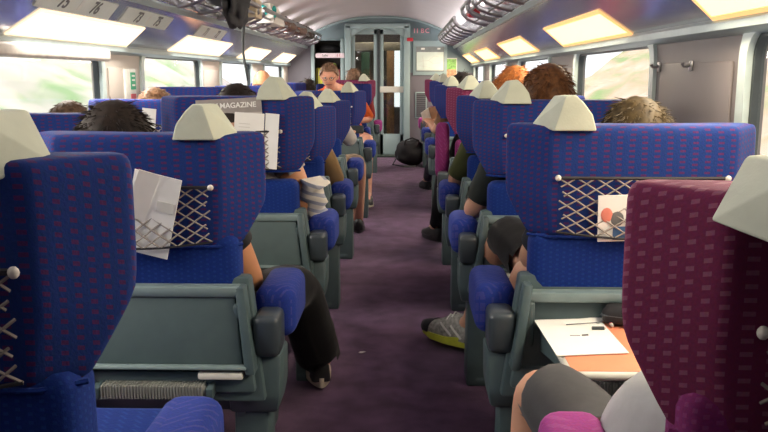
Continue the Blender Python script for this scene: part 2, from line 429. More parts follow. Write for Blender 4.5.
# door: two sliding leaves with tall arched glass
door = S(empty('door_1', ((DX0 + DX1) / 2, YB, 0)))
dl = V(door.location)
bm = newbm()
for x in (DX0 + .04, DX1 - .04): add_box(bm, V((x, YB - .02, DZ / 2)) - dl, (.09, .09, DZ), .012)
add_box(bm, V(((DX0 + DX1) / 2, YB - .02, DZ - .01)) - dl, (DX1 - DX0, .09, .07), .012)
for sx in (1, -1):
    cx = DX0 + .08 if sx > 0 else DX1 - .08
    add_prism(bm, [V((cx, YB - .05, DZ - .04)) - dl, V((cx + sx * .2, YB - .05, DZ - .04)) - dl, V((cx, YB - .05, DZ - .16)) - dl], (0, .05, 0))
finish('door_frame', bm, M['bulk_lt'], door)
mid = -.357
def leaf(x0, x1):
    bm = newbm(); w = .05
    for x in (x0 + w / 2, x1 - w / 2): add_box(bm, V((x, YB + .03, .88)) - dl, (w, .04, 1.74), .006)
    for z, h in ((1.72, .08), (.16, .30)): add_box(bm, V(((x0 + x1) / 2, YB + .03, z)) - dl, (x1 - x0, .04, h), .006)
    lf = finish('door_leaf', bm, M['bulk_lt'], door)
    bm = newbm(); add_box(bm, V(((x0 + x1) / 2, YB + .03, 1.0)) - dl, (x1 - x0 - .08, .008, 1.44)); finish('pane', bm, M['doorglass'], lf, smooth=False)
    return lf
leaf(DX0 + .085, mid - .018)
l2 = leaf(mid + .018, DX1 - .085)
bm = newbm(); add_box(bm, V(((mid + DX1) / 2 - .03, YB + .005, .93)) - dl, (.34, .02, .085), .006); finish('push_bar', bm, M['pale_edge'], l2)
bm = newbm(); add_box(bm, V((mid, YB + .01, .9)) - dl, (.034, .03, 1.76)); finish('seal', bm, M['gasket'], door, smooth=False)
bm = newbm(); add_box(bm, (mid, YB - .06, .012), (.86, .28, .024), .006); S(finish('trim_threshold', bm, mat('green_black_rubber', (.035, .055, .045), .7)))
# the vestibule beyond the glass
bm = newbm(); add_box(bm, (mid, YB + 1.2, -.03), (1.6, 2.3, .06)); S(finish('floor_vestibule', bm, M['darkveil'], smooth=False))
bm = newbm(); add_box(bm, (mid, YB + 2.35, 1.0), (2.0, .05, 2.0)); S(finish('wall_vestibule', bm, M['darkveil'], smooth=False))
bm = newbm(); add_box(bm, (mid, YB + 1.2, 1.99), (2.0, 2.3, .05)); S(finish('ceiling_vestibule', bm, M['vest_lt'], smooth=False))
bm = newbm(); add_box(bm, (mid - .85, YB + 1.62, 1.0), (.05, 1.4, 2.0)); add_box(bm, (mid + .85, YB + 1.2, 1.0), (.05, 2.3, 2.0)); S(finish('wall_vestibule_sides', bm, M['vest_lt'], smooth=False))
bm = newbm(); add_box(bm, (mid, YB + .95, 1.55), (1.7, .05, .12), .01); S(finish('trim_header', bm, M['vest_lt']))
bm = newbm(); add_box(bm, (mid + .14, YB + 1.5, .85), (.12, .05, 1.45), .01); vd = tag(finish('cupboard_door', bm, M['wood']), 'warm brown narrow panel behind the right door glass', 'panel')
bm = newbm(); add_box(bm, (mid + .36, YB + 1.5, .85), (.07, .05, 1.45), .01); tag(finish('wall_post', bm, M['wood']), 'thin amber post at the right behind the door glass', 'post')
bm = newbm(); add_box(bm, (mid - .25, YB + 1.4, .78), (.13, .06, 1.4), .01); tag(finish('cabinet_panel', bm, mat('deep_green_panel', (.04, .10, .07), .5)), 'dark green upright panel behind the left door glass', 'panel')
bm = newbm(); add_box(bm, (mid + .25, YB + 2.30, 1.1), (.12, .03, 1.0), .01); tag(finish('lit_window', bm, emit('vestibule_daylight', (.8, .85, .9), .9)), 'bright narrow exterior window beyond the vestibule', 'window')
vl = bpy.data.lights.new('vestibule_light', 'AREA'); vl.size = .6; vl.energy = 4; vl.color = (1, .86, .66)
vo = bpy.data.objects.new('vestibule_light', vl); COL.objects.link(vo); vo.location = (mid, YB + 1.0, 1.94)
# luggage bay left of the door
bay = S(empty('trim_luggage_bay', ((LX0 + LX1) / 2, YB, LZ0))); bl = V(bay.location)
bm = newbm()
add_box(bm, V(((LX0 + LX1) / 2, YB + .62, .92)) - bl, (LX1 - LX0 + .1, .03, 1.5))
for x in (LX0 - .02, LX1 + .02): add_box(bm, V((x, YB + .34, .92)) - bl, (.03, .55, 1.5))
for z in (LZ0, .95, LZ1 + .02): add_box(bm, V(((LX0 + LX1) / 2, YB + .34, z)) - bl, (LX1 - LX0 + .05, .54, .03))
finish('bay_lining', bm, M['darkveil'], bay, smooth=False)
bm = newbm()
for x in (LX0, LX1): add_box(bm, V((x, YB - .01, (LZ0 + LZ1) / 2)) - bl, (.05, .06, LZ1 - LZ0 + .05), .01)
finish('bay_frame', bm, M['bulk_lt'], bay)
# suitcases in the bay
def suitcase(x, z, w, h, col, label):
    root = empty('suitcase', (x, YB + .2, z))
    bm = newbm(); add_box(bm, (0, 0, h / 2), (w, .24, h), .03, 3); finish('shell', bm, mat('suitcase_' + label[:6], col, .5), root)
    bm = newbm(); add_tube(bm, [(-w * .25, -.02, h - .005), (-w * .22, -.02, h + .02), (w * .22, -.02, h + .02), (w * .25, -.02, h - .005)], .007); finish('handle', bm, M['black'], root)
    bm = newbm()
    for k in (-1, 1): add_box(bm, (k * w * .3, -.121, h / 2), (.012, .008, h * .9), .002)
    finish('strap', bm, M['black'], root)
    tag(root, label, 'suitcase', 'suitcases in the luggage bay')
suitcase(-1.18, .968, .13, .26, (.62, .58, .06), 'yellow suitcase in the bay left of the door')
suitcase(-1.03, .968, .13, .33, (.22, .55, .06), 'lime green suitcase in the bay left of the door')
suitcase(-.92, .968, .08, .24, (.40, .06, .08), 'dark red slim suitcase in the bay left of the door')
bm = newbm(); ell(bm, (-1.06, YB + .26, 1.485), (.17, .16, .075), 16, 10); tag(finish('duffel_bag', bm, M['black']), 'black duffel bag on top inside luggage bay', 'bag')
bm = newbm(); add_box(bm, (-1.06, YB + .26, 1.395), (.42, .5, .02)); S(finish('trim_shelf', bm, M['darkveil'], smooth=False))
# white illuminated-looking banner sign across the bay
sg = empty('direction_sign', at_y(330, 55.5, YB - .05)); p = V(sg.location)
bm = newbm(); add_box(bm, (0, 0, 0), (.40, .02, .066), .028, 4); finish('sign_board', bm, mat('pink_white_sign', (.80, .68, .74), .5), sg)
t = text_mesh('lettering', 'Salle', .045, M['ink'], sg); t.location = (-.07, -.0115, 0); t.rotation_euler = (R(90), 0, 0)
for q in (.105, .135):
    t = text_mesh('digit', '1', .05, M['red'], sg); t.location = (q, -.0115, 0); t.rotation_euler = (R(90), 0, 0)
tag(sg, 'white and pink sign strip across the luggage bay', 'sign')
# lettering sign right of the door
ps = at_y(421, 31, YB)
sg = empty('wall_sign', ps - V((0, .006, 0)))
bm = newbm(); add_box(bm, (0, 0, 0), (.27, .01, .085), .003); finish('sign_board', bm, M['bulk'], sg)
for q, ch in ((-.09, '1'), (-.05, '1'), (.02, 'B'), (.085, 'C')):
    t = text_mesh('character', ch, .085, M['pink'], sg, bold=True); t.location = (q, -.007, 0); t.rotation_euler = (R(90), 0, 0)
tag(sg, 'grey sign with pink characters above the route map', 'sign')
bm = newbm(); add_box(bm, at_y(410, 39.5, YB - .07), (.085, .03, .045), .008); tag(finish('indicator', bm, M['red']), 'small red indicator block on the door post', 'indicator')
# route map
pm = at_y(430, 58, YB)
rm = empty('route_map', pm - V((0, .012, 0)))
bm = newbm()
add_box(bm, (0, 0, 0), (.47, .02, .47), .006); finish('map_frame', bm, M['bulk_lt'], rm)
bm = newbm(); add_box(bm, (0, -.013, -.015), (.39, .01, .34), .003); finish('map_backing', bm, mat('map_header_grey', (.22, .25, .25), .5), rm)
bm = newbm(); add_box(bm, (0, -.0185, -.045), (.37, .006, .25), .001); finish('map_sheet', bm, mat('pale_green_map', (.70, .80, .72), .5, noise_amt=.05, nscale=12), rm)
bm = newbm()
for pts in ([(-.15, .0), (-.02, .01), (.04, -.03), (.15, -.02)], [(-.10, .07), (-.09, -.1)], [(-.02, .01), (.05, .07), (.12, .06)], [(-.16, -.06), (-.06, -.07), (.03, -.1)]):
    add_tube(bm, [V((x, -.0225, z - .045)) for x, z in pts], .0018, 4)
finish('map_lines', bm, M['paper_shade'], rm)
bm = newbm(); add_box(bm, (-.10, -.019, .125), (.05, .004, .025)); add_box(bm, (.12, -.019, .125), (.04, .004, .02)); finish('map_logo', bm, M['white'], rm, smooth=False)
tag(rm, 'pale framed route map on end wall right of door', 'map')
# poster
pp = at_y(451.5, 69, YB)
po = empty('poster', pp - V((0, .008, 0)))
bm = newbm(); add_box(bm, (0, 0, 0), (.15, .012, .30), .002); finish('poster_frame', bm, M['pale_edge'], po)
bm = newbm(); add_box(bm, (0, -.008, .065), (.13, .003, .14)); finish('poster_green', bm, mat('poster_leafy_green', (.20, .42, .10), .5, noise_amt=.4, nscale=40), po, smooth=False)
bm = newbm(); add_box(bm, (0, -.008, -.07), (.13, .003, .13)); finish('poster_people', bm, mat('poster_warm', (.48, .26, .14), .5, noise_amt=.5, nscale=30), po, smooth=False)
tag(po, 'narrow poster with green top on end wall beside the map', 'poster')
# vent grille
pv = at_y(421, 105, YB); vg = empty('vent_grille', pv - V((0, .008, 0)))
bm = newbm(); add_box(bm, (0, 0, 0), (.16, .014, .36), .003); finish('grille_frame', bm, M['bulk_lt'], vg)
bm = newbm(); add_box(bm, (0, -.006, 0), (.13, .008, .33)); finish('backing', bm, M['gasket'], vg, smooth=False)
bm = newbm()
for k in range(12): add_box(bm, (0, -.011, -.15 + .027 * k), (.13, .006, .010))
finish('slats', bm, M['bulk_lo'], vg, smooth=False)
tag(vg, 'slatted vent grille low on the end wall right of door', 'vent')
# ------------------------------------------------------------------ seats
# local frame: x=0 is the aisle-side edge of the headrest shell, seat extends to x = -s*W, y=0 back face, y+ = sitting direction
TOP = 1.01
def build_seat(s, W, palette, tray_open=False, name='passenger_seat', window=False):
    up_m, low_m, arm_m = palette
    root = empty(name)
    X = lambda l: -s * l
    # headrest shell with swept wings
    bm = newbm()
    cw = W / 2
    def ring(z, hw, d, t, yo, wing):
        # outer (rear) line then inner (front) line
        outer = []; c_ = 1 - wing / hw
        us = [-1, -.985, -1 + .35 * (1 - c_), -1 + .7 * (1 - c_), -c_ - .012, -c_ + .02, -c_ * .8, -c_ * .45, 0]; us = us + [-q for q in us[-2::-1]]
        for u in us:
            # concentrate points in the wings
            a = abs(u); x = hw * u
            edge = hw - wing
            e = max(0.0, (abs(x) - edge) / max(wing, 1e-4))
            y = d * e
            outer.append((x, y + yo))
        inner = []
        for u in us[::-1]:
            x = hw * u * (1 - .012 / max(hw, .01)); edge = hw - wing
            e = max(0.0, (abs(x) - edge) / max(wing, 1e-4))
            y = d * e + t * (1 - .45 * e)
            inner.append((x, y + yo))
        return [V((X(cw) + x, y, z)) for x, y in outer + inner]
    hw = W / 2
    L = [(.735, hw - .062, .03, .05, .012, .05), (.744, hw - .050, .045, .075, .004, .06), (.785, hw - .028, .075, .085, .0, .075), (.83, hw - .004, .10, .09, .0, .085), (.85, hw, .11, .09, .0, .09),
         (.93, hw, .11, .09, .0, .09), (.98, hw, .11, .09, .0, .09), (1.0, hw - .001, .109, .088, .002, .09), (1.010, hw - .008, .103, .078, .008, .087), (TOP + .003, hw - .024, .095, .05, .022, .08)]
    loft(bm, [ring(*a) for a in L])
    br = finish('backrest', bm, up_m, root, angle=70)
    md = br.modifiers.new('sub', 'SUBSURF'); md.levels = 1; md.render_levels = 1
    # piping seam under the shell
    bm = newbm()
    pts = [X(cw) + x for x in (-(hw - .05), -(hw - .10), 0, hw - .10, hw - .05)]
    add_tube(bm, [(x, yy, .742) for x, yy in zip(pts, (.04, .004, .002, .004, .04))], .004, 6)
    finish('seam', bm, low_m, br)
    # lower back
    bm = newbm(); add_box(bm, (X(cw), .055, .57), (W - .115, .10, .36), .03, 3); finish('lower_back', bm, low_m, root, angle=50)
    # headrest cloth
    bm = newbm(); T = TOP
    pts = [(.098, -.014, T - .010), (.198, -.014, T - .010), (.187, -.014, T + .028), (.164, -.013, T + .058), (.146, -.012, T + .074), (.124, -.012, T + .072),
           (.060, .075, T + .002), (.11, .15, T - .02), (.20, .15, T - .02), (.188, .15, T + .030), (.146, .145, T + .070), (.124, .145, T + .068)]
    add_hull(bm, [(X(l), y, z) for l, y, z in pts], .003)
    if window: bm.free()
    else: finish('headrest_cover', bm, M['cover'], root, angle=20)
    # net pocket
    n0, n1, z1, z0 = .112, W - .112, .888, .757
    net = newbm(); N = 9
    bulge = lambda a, b: -.010 - .028 * math.sin(math.pi * a) * (.25 + .75 * (1 - b))
    P = lambda a, b: V((X(n0 + (n1 - n0) * a), bulge(a, b), z0 + (z1 - z0) * b - .012 * math.sin(math.pi * a) * (1 - b)))
    for sg in (1, -1):
        for k in range(-5, N + 1):
            pts = []
            for q in range(13):
                b = q / 12; a = (k + 5 * b) / N
                if sg < 0: a = 1 - a
                if -1e-6 <= a <= 1 + 1e-6: pts.append(P(min(1, max(0, a)), b))
            if len(pts) > 1: add_tube(net, pts, .0021, 4, caps=False)
    nt_o = finish('net_pocket', net, M['net'], root)
    bm = newbm(); add_tube(bm, [P(q / 10, 1) for q in range(11)], .0045, 5); add_tube(bm, [P(q / 10, 0) for q in range(11)], .003, 5); finish('elastic', bm, M['elastic'], nt_o)
    for l in (n0, n1):
        bm = newbm(); ell(bm, (X(l), -.012, z1), (.0075, .007, .0075), 10, 6); finish('button', bm, M['knob'], nt_o)
    # plastic rear frame and tray
    t0, t1 = .055, W - .085
    bm = newbm()
    add_box(bm, (X((t0 + t1) / 2), -.010, .618 if not tray_open else .598), (t1 - t0 + .02, .045, .026), .008); finish('top_bar', bm, M['shell_lt'], root)
    bm = newbm()
    add_box(bm, (X((t0 + t1) / 2), .035, .50), (t1 - t0 + .05, .05, .29), .01); add_box(bm, (X((t0 + t1) / 2), .03, .405), (t1 - t0 + .02, .07, .05), .01)
    for l in (t0 - .008, t1 + .008): add_box(bm, (X(l), -.008, .53), (.022, .05, .20), .006)
    finish('rear_frame', bm, M['shell'], root)
    if not tray_open:
        bm = newbm(); add_box(bm, (X((t0 + t1) / 2), -.008, .535), (t1 - t0 - .012, .028, .172), .008); tr = finish('tray_table', bm, M['tray'], root)
        bm = newbm(); add_box(bm, (X((t0 + t1) / 2), -.026, .447), (t1 - t0 + .005, .022, .008), .003); finish('tray_lip', bm, M['shell_lt'], tr)
        for l in (t0 + .055, t1 - .055):
            bm = newbm(); add_box(bm, (X(l), -.018, .428), (.095, .03, .016), .005); finish('latch', bm, M['pale_edge'], tr)
    else:
        bm = newbm(); add_box(bm, (X((t0 + t1) / 2 + .03), -.185, .527), (t1 - t0 + .01, .37, .018), .009, 3)
        tr = finish('tray_table', bm, M['pale_edge'], root)
        bm = newbm(); add_box(bm, (X((t0 + t1) / 2 + .03), -.185, .535), (t1 - t0 - .008, .345, .006), .003); finish('tray_surface', bm, M['salmon'], tr)
        for l in (t0 + .03, t1 + .03):
            bm = newbm(); add_hull(bm, [(X(l + e), y, z) for e in (-.006, .006) for y, z in ((-.01, .53), (-.01, .46), (-.30, .518), (-.30, .522))]); finish('tray_arm', bm, M['shell'], tr)
    # footrest
    cx_ = X((t0 + t1) / 2)
    def incline(o):
        for v in o.data.vertices:
            dz = max(0.0, .605 - v.co.z)
            v.co.x = cx_ + (v.co.x - cx_) * (1 + dz * .75); v.co.y -= dz * .30
        for c_ in o.children: incline(c_)
    for o_ in list(root.children):
        if o_.name.startswith('rear_frame') or (o_.name.startswith('tray_table') and not tray_open): incline(o_)
    bm = newbm(); c = (t0 + t1) / 2 - .028
    add_box(bm, (X(c), -.075, .392), (.25, .05, .030), .013, 3)
    for k in range(34): add_box(bm, (X(c - .118 + .0072 * k), -.076, .393), (.0035, .054, .033), .0012, 1)
    fr = finish('footrest', bm, M['ribbed'], root)
    for l in (c - .135, c + .135):
        bm = newbm(); add_hull(bm, [(X(l + e), y, z) for e in (-.008, .008) for y, z in ((.0, .42), (.0, .39), (-.10, .373), (-.10, .402))], .002); finish('footrest_arm', bm, M['shell'], fr)
    # cushion
    bm = newbm(); add_box(bm, (X(cw), .33, .395), (W - .03, .50, .15), .045, 4); finish('seat_cushion', bm, low_m, root, angle=60)
    bm = newbm(); add_box(bm, (X(cw), .30, .30), (W - .16, .40, .08), .012); finish('seat_pan', bm, M['shell'], root)
    # side panels, hubs and armrests
    for side, l0 in ((1, .02), (-1, W - .02)):
        bm = newbm(); sl = -1 if side > 0 else 1
        if window: side = -1
        def lx(a): return X(l0 + sl * a)
        o_ = .068 if side > 0 else .0
        add_hull(bm, [(lx(q - dq * k), y, z) for q, k in ((o_, 1), (-.06, 0)) for y, z, dq in ((-.02, .46, 0), (-.045, .36, .002), (-.035, .315, .010), (.08, .315, .010), (.10, .36, .002), (.10, .46, 0))], .010)
        add_hull(bm, [(lx(q), y, z) for q in ((.035, -.05) if side > 0 else (-.01, -.05)) for y, z in ((-.025, .33), (.06, .33), (.09, 0), (-.05, 0))], .008)
        add_hull(bm, [(lx(q), y, z) for q in (-.012, -.045) for y, z in ((.02, .32), (.05, .10), (.40, .10), (.48, .24), (.48, .32))], .010)
        add_box(bm, (lx(-.02), .16, .02), (.06, .42, .04), .012)
        sp_ = finish('side_panel', bm, M['shell'], root, angle=40)
        if side > 0:
            bm = newbm(); add_hull(bm, [(lx(q), y, z) for q in (-.022, -.044) for y, z in ((-.03, .30), (-.035, .585), (.0, .60), (.05, .30))], .006); finish('panel_upright', bm, M['shell'], sp_)
        bm = newbm(); add_box(bm, (lx(.034 if side > 0 else -.02), .012, .508), (.066 if side > 0 else .04, .105, .105), .017, 3)
        finish('armrest_hub', bm, M['hub'], sp_, angle=40)
        bm = newbm(); add_box(bm, (lx(.038 if side > 0 else -.03), .195, .535), (.105 if side > 0 else .07, .25, .135), .034, 4); ar = finish('armrest', bm, arm_m, root, angle=60)
        if side > 0: ar['aisle'] = 1
    # pedestal
    bm = newbm(); add_box(bm, (X(cw), .22, .15), (.075, .10, .28), .012); add_box(bm, (X(cw), .30, .275), (.20, .34, .05), .012)
    add_box(bm, (X(cw), .24, .015), (.16, .26, .03), .008); finish('pedestal', bm, M['shell'], root)
    return root

BLUE = (M['blue'], M['blue_low'], M['arm_blue']); PURPLE = (M['purple'], M['purple_low'], M['arm_purple'])
AL, AR = -.331, .249
WLS, WRS = .58, .625
protoL = build_seat(1, WLS, BLUE); protoR = build_seat(-1, WRS, BLUE); protoRT = build_seat(-1, WRS, BLUE, tray_open=True)
protoW = build_seat(-1, WLS, BLUE, window=True)
protos = {'W': protoW, 'L': protoL, 'R': protoR, 'RT': protoRT}
used = {}
def place_seat(kind, x, y, lift=0.0, rz=0.0, palette=None, label='', group=None, lean=0.0):
    if kind not in used: o = protos[kind]; used[kind] = 1; fresh = True
    else: o = copy_tree(protos[kind]); fresh = False
    o.location = (x, y, 0); o.rotation_euler = (0, 0, rz)
    seats_todo.append((o, lift, palette))
    tag(o, label, 'seat', group)
    return o
seats_todo = []
def palette_swap(o, table):
    if o.type == 'MESH':
        for sl in o.material_slots:
            m = sl.material
            if m in table: sl.link = 'OBJECT'; sl.material = table[m]
    for c in o.children: palette_swap(c, table)
UP = ('backrest', 'headrest_cover', 'net_pocket')
def settle():
    for o, lift, pal in seats_todo:
        sz = stretch.get(o.name, 1.0)
        for c in o.children:
            k = c.name.split('.')[0]
            if k in UP:
                c.location.z += lift
                if k != 'headrest_cover': c.scale.z = sz; c.location.z += TOP * (1 - sz)
        if pal: palette_swap(o, {M['blue']: pal[0], M['blue_low']: pal[1], M['arm_blue']: pal[2]})
    # uneven wear: nothing else
GA = 'passenger seats'
stretch = {}
nearL = place_seat('L', AL - .038, .96, .014, label='blue moquette seat in the near left corner, cut off by the frame edge')
place_seat('L', AL - .013, 1.87, -.020, label='blue aisle seat left with white leaflet in its net and closed grey tray')
place_seat('L', AL, 2.88, .042, label='blue aisle seat left with a magazine tucked in its net')
place_seat('L', AL, 3.82, -.030, label='blue aisle seat left beside the passenger in tan sleeve')
place_seat('L', AL, 4.90, -.035, label='blue aisle seat left, in front of which the passenger holds a dark tablet')
place_seat('L', AL + .03, 6.35, -.005, label='blue aisle seat left, directly in front of the grey-haired man in orange')
s_man = place_seat('L', AL - WLS, 8.45, .030, rz=math.pi, label='blue seat facing the camera with the man in orange')
place_seat('L', AL, 9.35, .060, palette=PURPLE, label='purple aisle seat far left near the end door')
WX = AL - WLS - .095
place_seat('W', WX - WLS, 1.90, .005, label='blue left window seat beside the spiky dark-haired passenger')
place_seat('W', WX - WLS - .02, 2.90, -.022, label='blue left window seat behind which a short-haired brown head shows')
place_seat('W', WX - WLS, 3.90, .0, label='blue left window seat with curly brown-haired passenger')
place_seat('W', WX - WLS, 4.95, .045, label='blue left window seat beyond the magazine, by the window pillar')
place_seat('W', WX - WLS, 6.60, .03, label='blue left window seat occupied by the bald passenger')
place_seat('W', WX - WLS, 8.2, .04, label='blue left window seat far back beside the luggage bay')
nearR = place_seat('R', AR + .037, .914, -.016, palette=PURPLE, label='purple moquette seat in the near right corner, cut off by the frame')
place_seat('RT', AR + .007, 1.915, .0, label='blue seat right with salmon tray table folded down')
place_seat('R', AR, 2.85, .03, label='blue seat right with brown-haired passenger in dark sleeve')
place_seat('R', AR, 3.80, .022, label='blue seat right beside the passenger in olive sleeve')
s_pur = place_seat('R', AR, 4.75, .045, palette=PURPLE, label='purple seat right with its aisle armrest raised')
place_seat('R', AR, 6.60, .04, label='blue seat right whose passenger holds an open booklet')
place_seat('R', AR, 8.0, .060, label='blue seat far right, second from the end wall')
place_seat('R', AR, 9.9, .065, palette=PURPLE, label='purple seat far right, nearest the end wall')
stretch[nearL.name] = 1.10; stretch[nearR.name] = 1.14
settle()
for c in nearL.children:
    if c.name.startswith('headrest_cover'): c.location.x -= .028; c.location.z -= .010
for c in nearR.children:
    if c.name.startswith('headrest_cover'): c.location += V((.003, -.085, -.028))
    if c.name.startswith('net_pocket'): c.location += V((.02, 0, -.02))
# the raised armrest of the purple seat
for c in s_pur.children:
    if c.name.startswith('armrest') and c.get('aisle'):
        c.rotation_euler = (R(84), 0, 0); c.scale = (.8, 1.35, .8); c.location = (0.0, .55, .37)
        for sl in c.material_slots: sl.link = 'OBJECT'; sl.material = M['purple_low']
for o in list(bpy.data.objects):
    if 'aisle' in o.keys(): del o['aisle']
# ------------------------------------------------------------------ people
SKIN = mat('skin', (.62, .34, .22), .5, noise_amt=.07, nscale=14); SKIN.node_tree.nodes['Principled BSDF'].inputs['Subsurface Weight'].default_value = .08
SKIN_T = mat('tanned_skin', (.56, .26, .13), .5, noise_amt=.07, nscale=14)
EYEW = mat('eye_white', (.75, .72, .68), .3); EYED = mat('eye_dark', (.03, .025, .02), .2); LIP = mat('lips', (.45, .17, .14), .5)
def cloth(name, c, amt=.08, n=18): return mat(name, c, .85, noise_amt=amt, nscale=n, bump=.25, bscale=30, sheen=.2)
def stripes(name, c1, c2, s):
    m, nt, b = new_mat(name); tc = nt.nodes.new('ShaderNodeTexCoord'); sp = nt.nodes.new('ShaderNodeSeparateXYZ')
    nt.links.new(tc.outputs['Object'], sp.inputs[0])
    k = mth(nt, 'LESS_THAN', mth(nt, 'FRACT', mth(nt, 'DIVIDE', mth(nt, 'ADD', sp.outputs['Z'], mth(nt, 'MULTIPLY', sp.outputs['X'], .35)), s)), .42)
    mx = nt.nodes.new('ShaderNodeMix'); mx.data_type = 'RGBA'; mx.inputs['A'].default_value = (*c1, 1); mx.inputs['B'].default_value = (*c2, 1)
    nt.links.new(k, mx.inputs['Factor']); nt.links.new(mx.outputs['Result'], b.inputs['Base Color']); b.inputs['Roughness'].default_value = .9
    return m
def head_rot(yaw, pitch, roll=0): return Matrix.Rotation(yaw, 3, 'Z') @ Matrix.Rotation(pitch, 3, 'X') @ Matrix.Rotation(roll, 3, 'Y')
def head_shape(d):
    """unit direction -> point of the head surface (face towards +y)"""
    x, y, z = d
    p = V((x * .076, y * .096, z * .116))
    if z < 0:
        t = -z
        p.x *= 1 - .30 * t ** 1.3
        if y > 0: p.y *= 1 + .04 * t
        else: p.y *= 1 - .35 * t
    if y > .3:
        g = lambda cx, cz, sx, sz: math.exp(-((x - cx) / sx) ** 2 - ((z - cz) / sz) ** 2)
        p.y += .026 * g(0, -.18, .13, .17) + .012 * g(0, .02, .10, .2)      # nose
        p.y -= .014 * (g(.38, .06, .2, .12) + g(-.38, .06, .2, .12))        # sockets
        p.y += .006 * g(0, .24, .7, .10)                                    # brow
        p.y += .007 * g(0, -.52, .26, .08) + .010 * g(0, -.80, .3, .16)      # mouth, chin
        p.y += .006 * (g(.5, -.2, .2, .2) + g(-.5, -.2, .2, .2))            # cheeks
    return p
def add_head(bm, c, rot):
    b = bmesh.new(); bmesh.ops.create_uvsphere(b, u_segments=36, v_segments=28, radius=1)
    for v in b.verts: v.co = head_shape(v.co.normalized())
    for f in b.faces:
        q = f.calc_center_median()
        f.material_index = 3 if (q.y > .06 and abs(q.x) < .026 and -.066 < q.z < -.055) else 0
    for s in (-1, 1):
        ell(b, (s * .029, .077, .006), (.0135, .011, .010), 12, 8, 1); ell(b, (s * .029, .086, .005), (.0055, .004, .0055), 8, 6, 2)
        ell(b, (s * .076, -.006, -.008), (.011, .020, .032), 12, 8, 0, Matrix.Rotation(R(12 * s), 3, 'Z'))
    bmesh.ops.rotate(b, cent=(0, 0, 0), matrix=rot, verts=b.verts); bmesh.ops.translate(b, vec=c, verts=b.verts)
    merge(bm, b)
def add_hand(bm, wrist, elbow, side, curl=.7, palm_down=True):
    d = (wrist - elbow).normalized(); up = V((0, 0, 1))
    sd = d.cross(up).normalized(); nn = sd.cross(d).normalized()
    if not palm_down: sd, nn = nn, -sd
    b = bmesh.new()
    P = lambda a, w, h: wrist + d * a + sd * w + nn * h
    rings = []
    for a, w, h in ((-.02, .024, .019), (.015, .030, .017), (.05, .040, .015), (.085, .042, .013), (.095, .036, .009)):
        rings.append([P(a, w * math.cos(q), h * math.sin(q)) for q in [k * math.pi / 6 for k in range(12)]])
    loft(b, rings)
    for i, (w, ln) in enumerate(((-.031, .066), (-.011, .076), (.010, .071), (.029, .055))):
        p = P(.075, w, 0); pts = [p]; ang = 0
        for q, fr in enumerate((.3, .42, .32, .26)):
            dd = d * math.cos(ang) - nn * math.sin(ang) + sd * w * 1.2; p = p + dd.normalized() * ln * fr; pts.append(p); ang += curl * (.55 + .15 * q)
        add_tube(b, pts, .008, 7, radii=[.0090, .0088, .0082, .0075, .0055])
    tw = -1 if side > 0 else 1
    tw = -side
    p = P(.02, .022 * tw, -.004); pts = [p, p + (d * .6 + sd * tw * .75 - nn * .25) * .032, p + (d * .85 + sd * tw * .9 - nn * .5) * .052, p + (d * 1.3 + sd * tw * .85 - nn * .8) * .068]
    add_tube(b, pts, .010, 7, radii=[.013, .0115, .0095, .0065])
    merge(bm, b)
BONES = [('pelvis', 'spine'), ('spine', 'chest'), ('chest', 'nb'), ('nb', 'neck')]
for q in 'LR': BONES += [('nb', 'sh' + q), ('sh' + q, 'el' + q), ('el' + q, 'wr' + q), ('pelvis', 'hip' + q), ('hip' + q, 'kn' + q), ('kn' + q, 'an' + q), ('an' + q, 'to' + q)]
RAD = dict(pelvis=.125, spine=.118, chest=.128, nb=.075, neck=.052, sh=.062, el=.042, wr=.027, hip=.088, kn=.060, an=.040, to=.028)
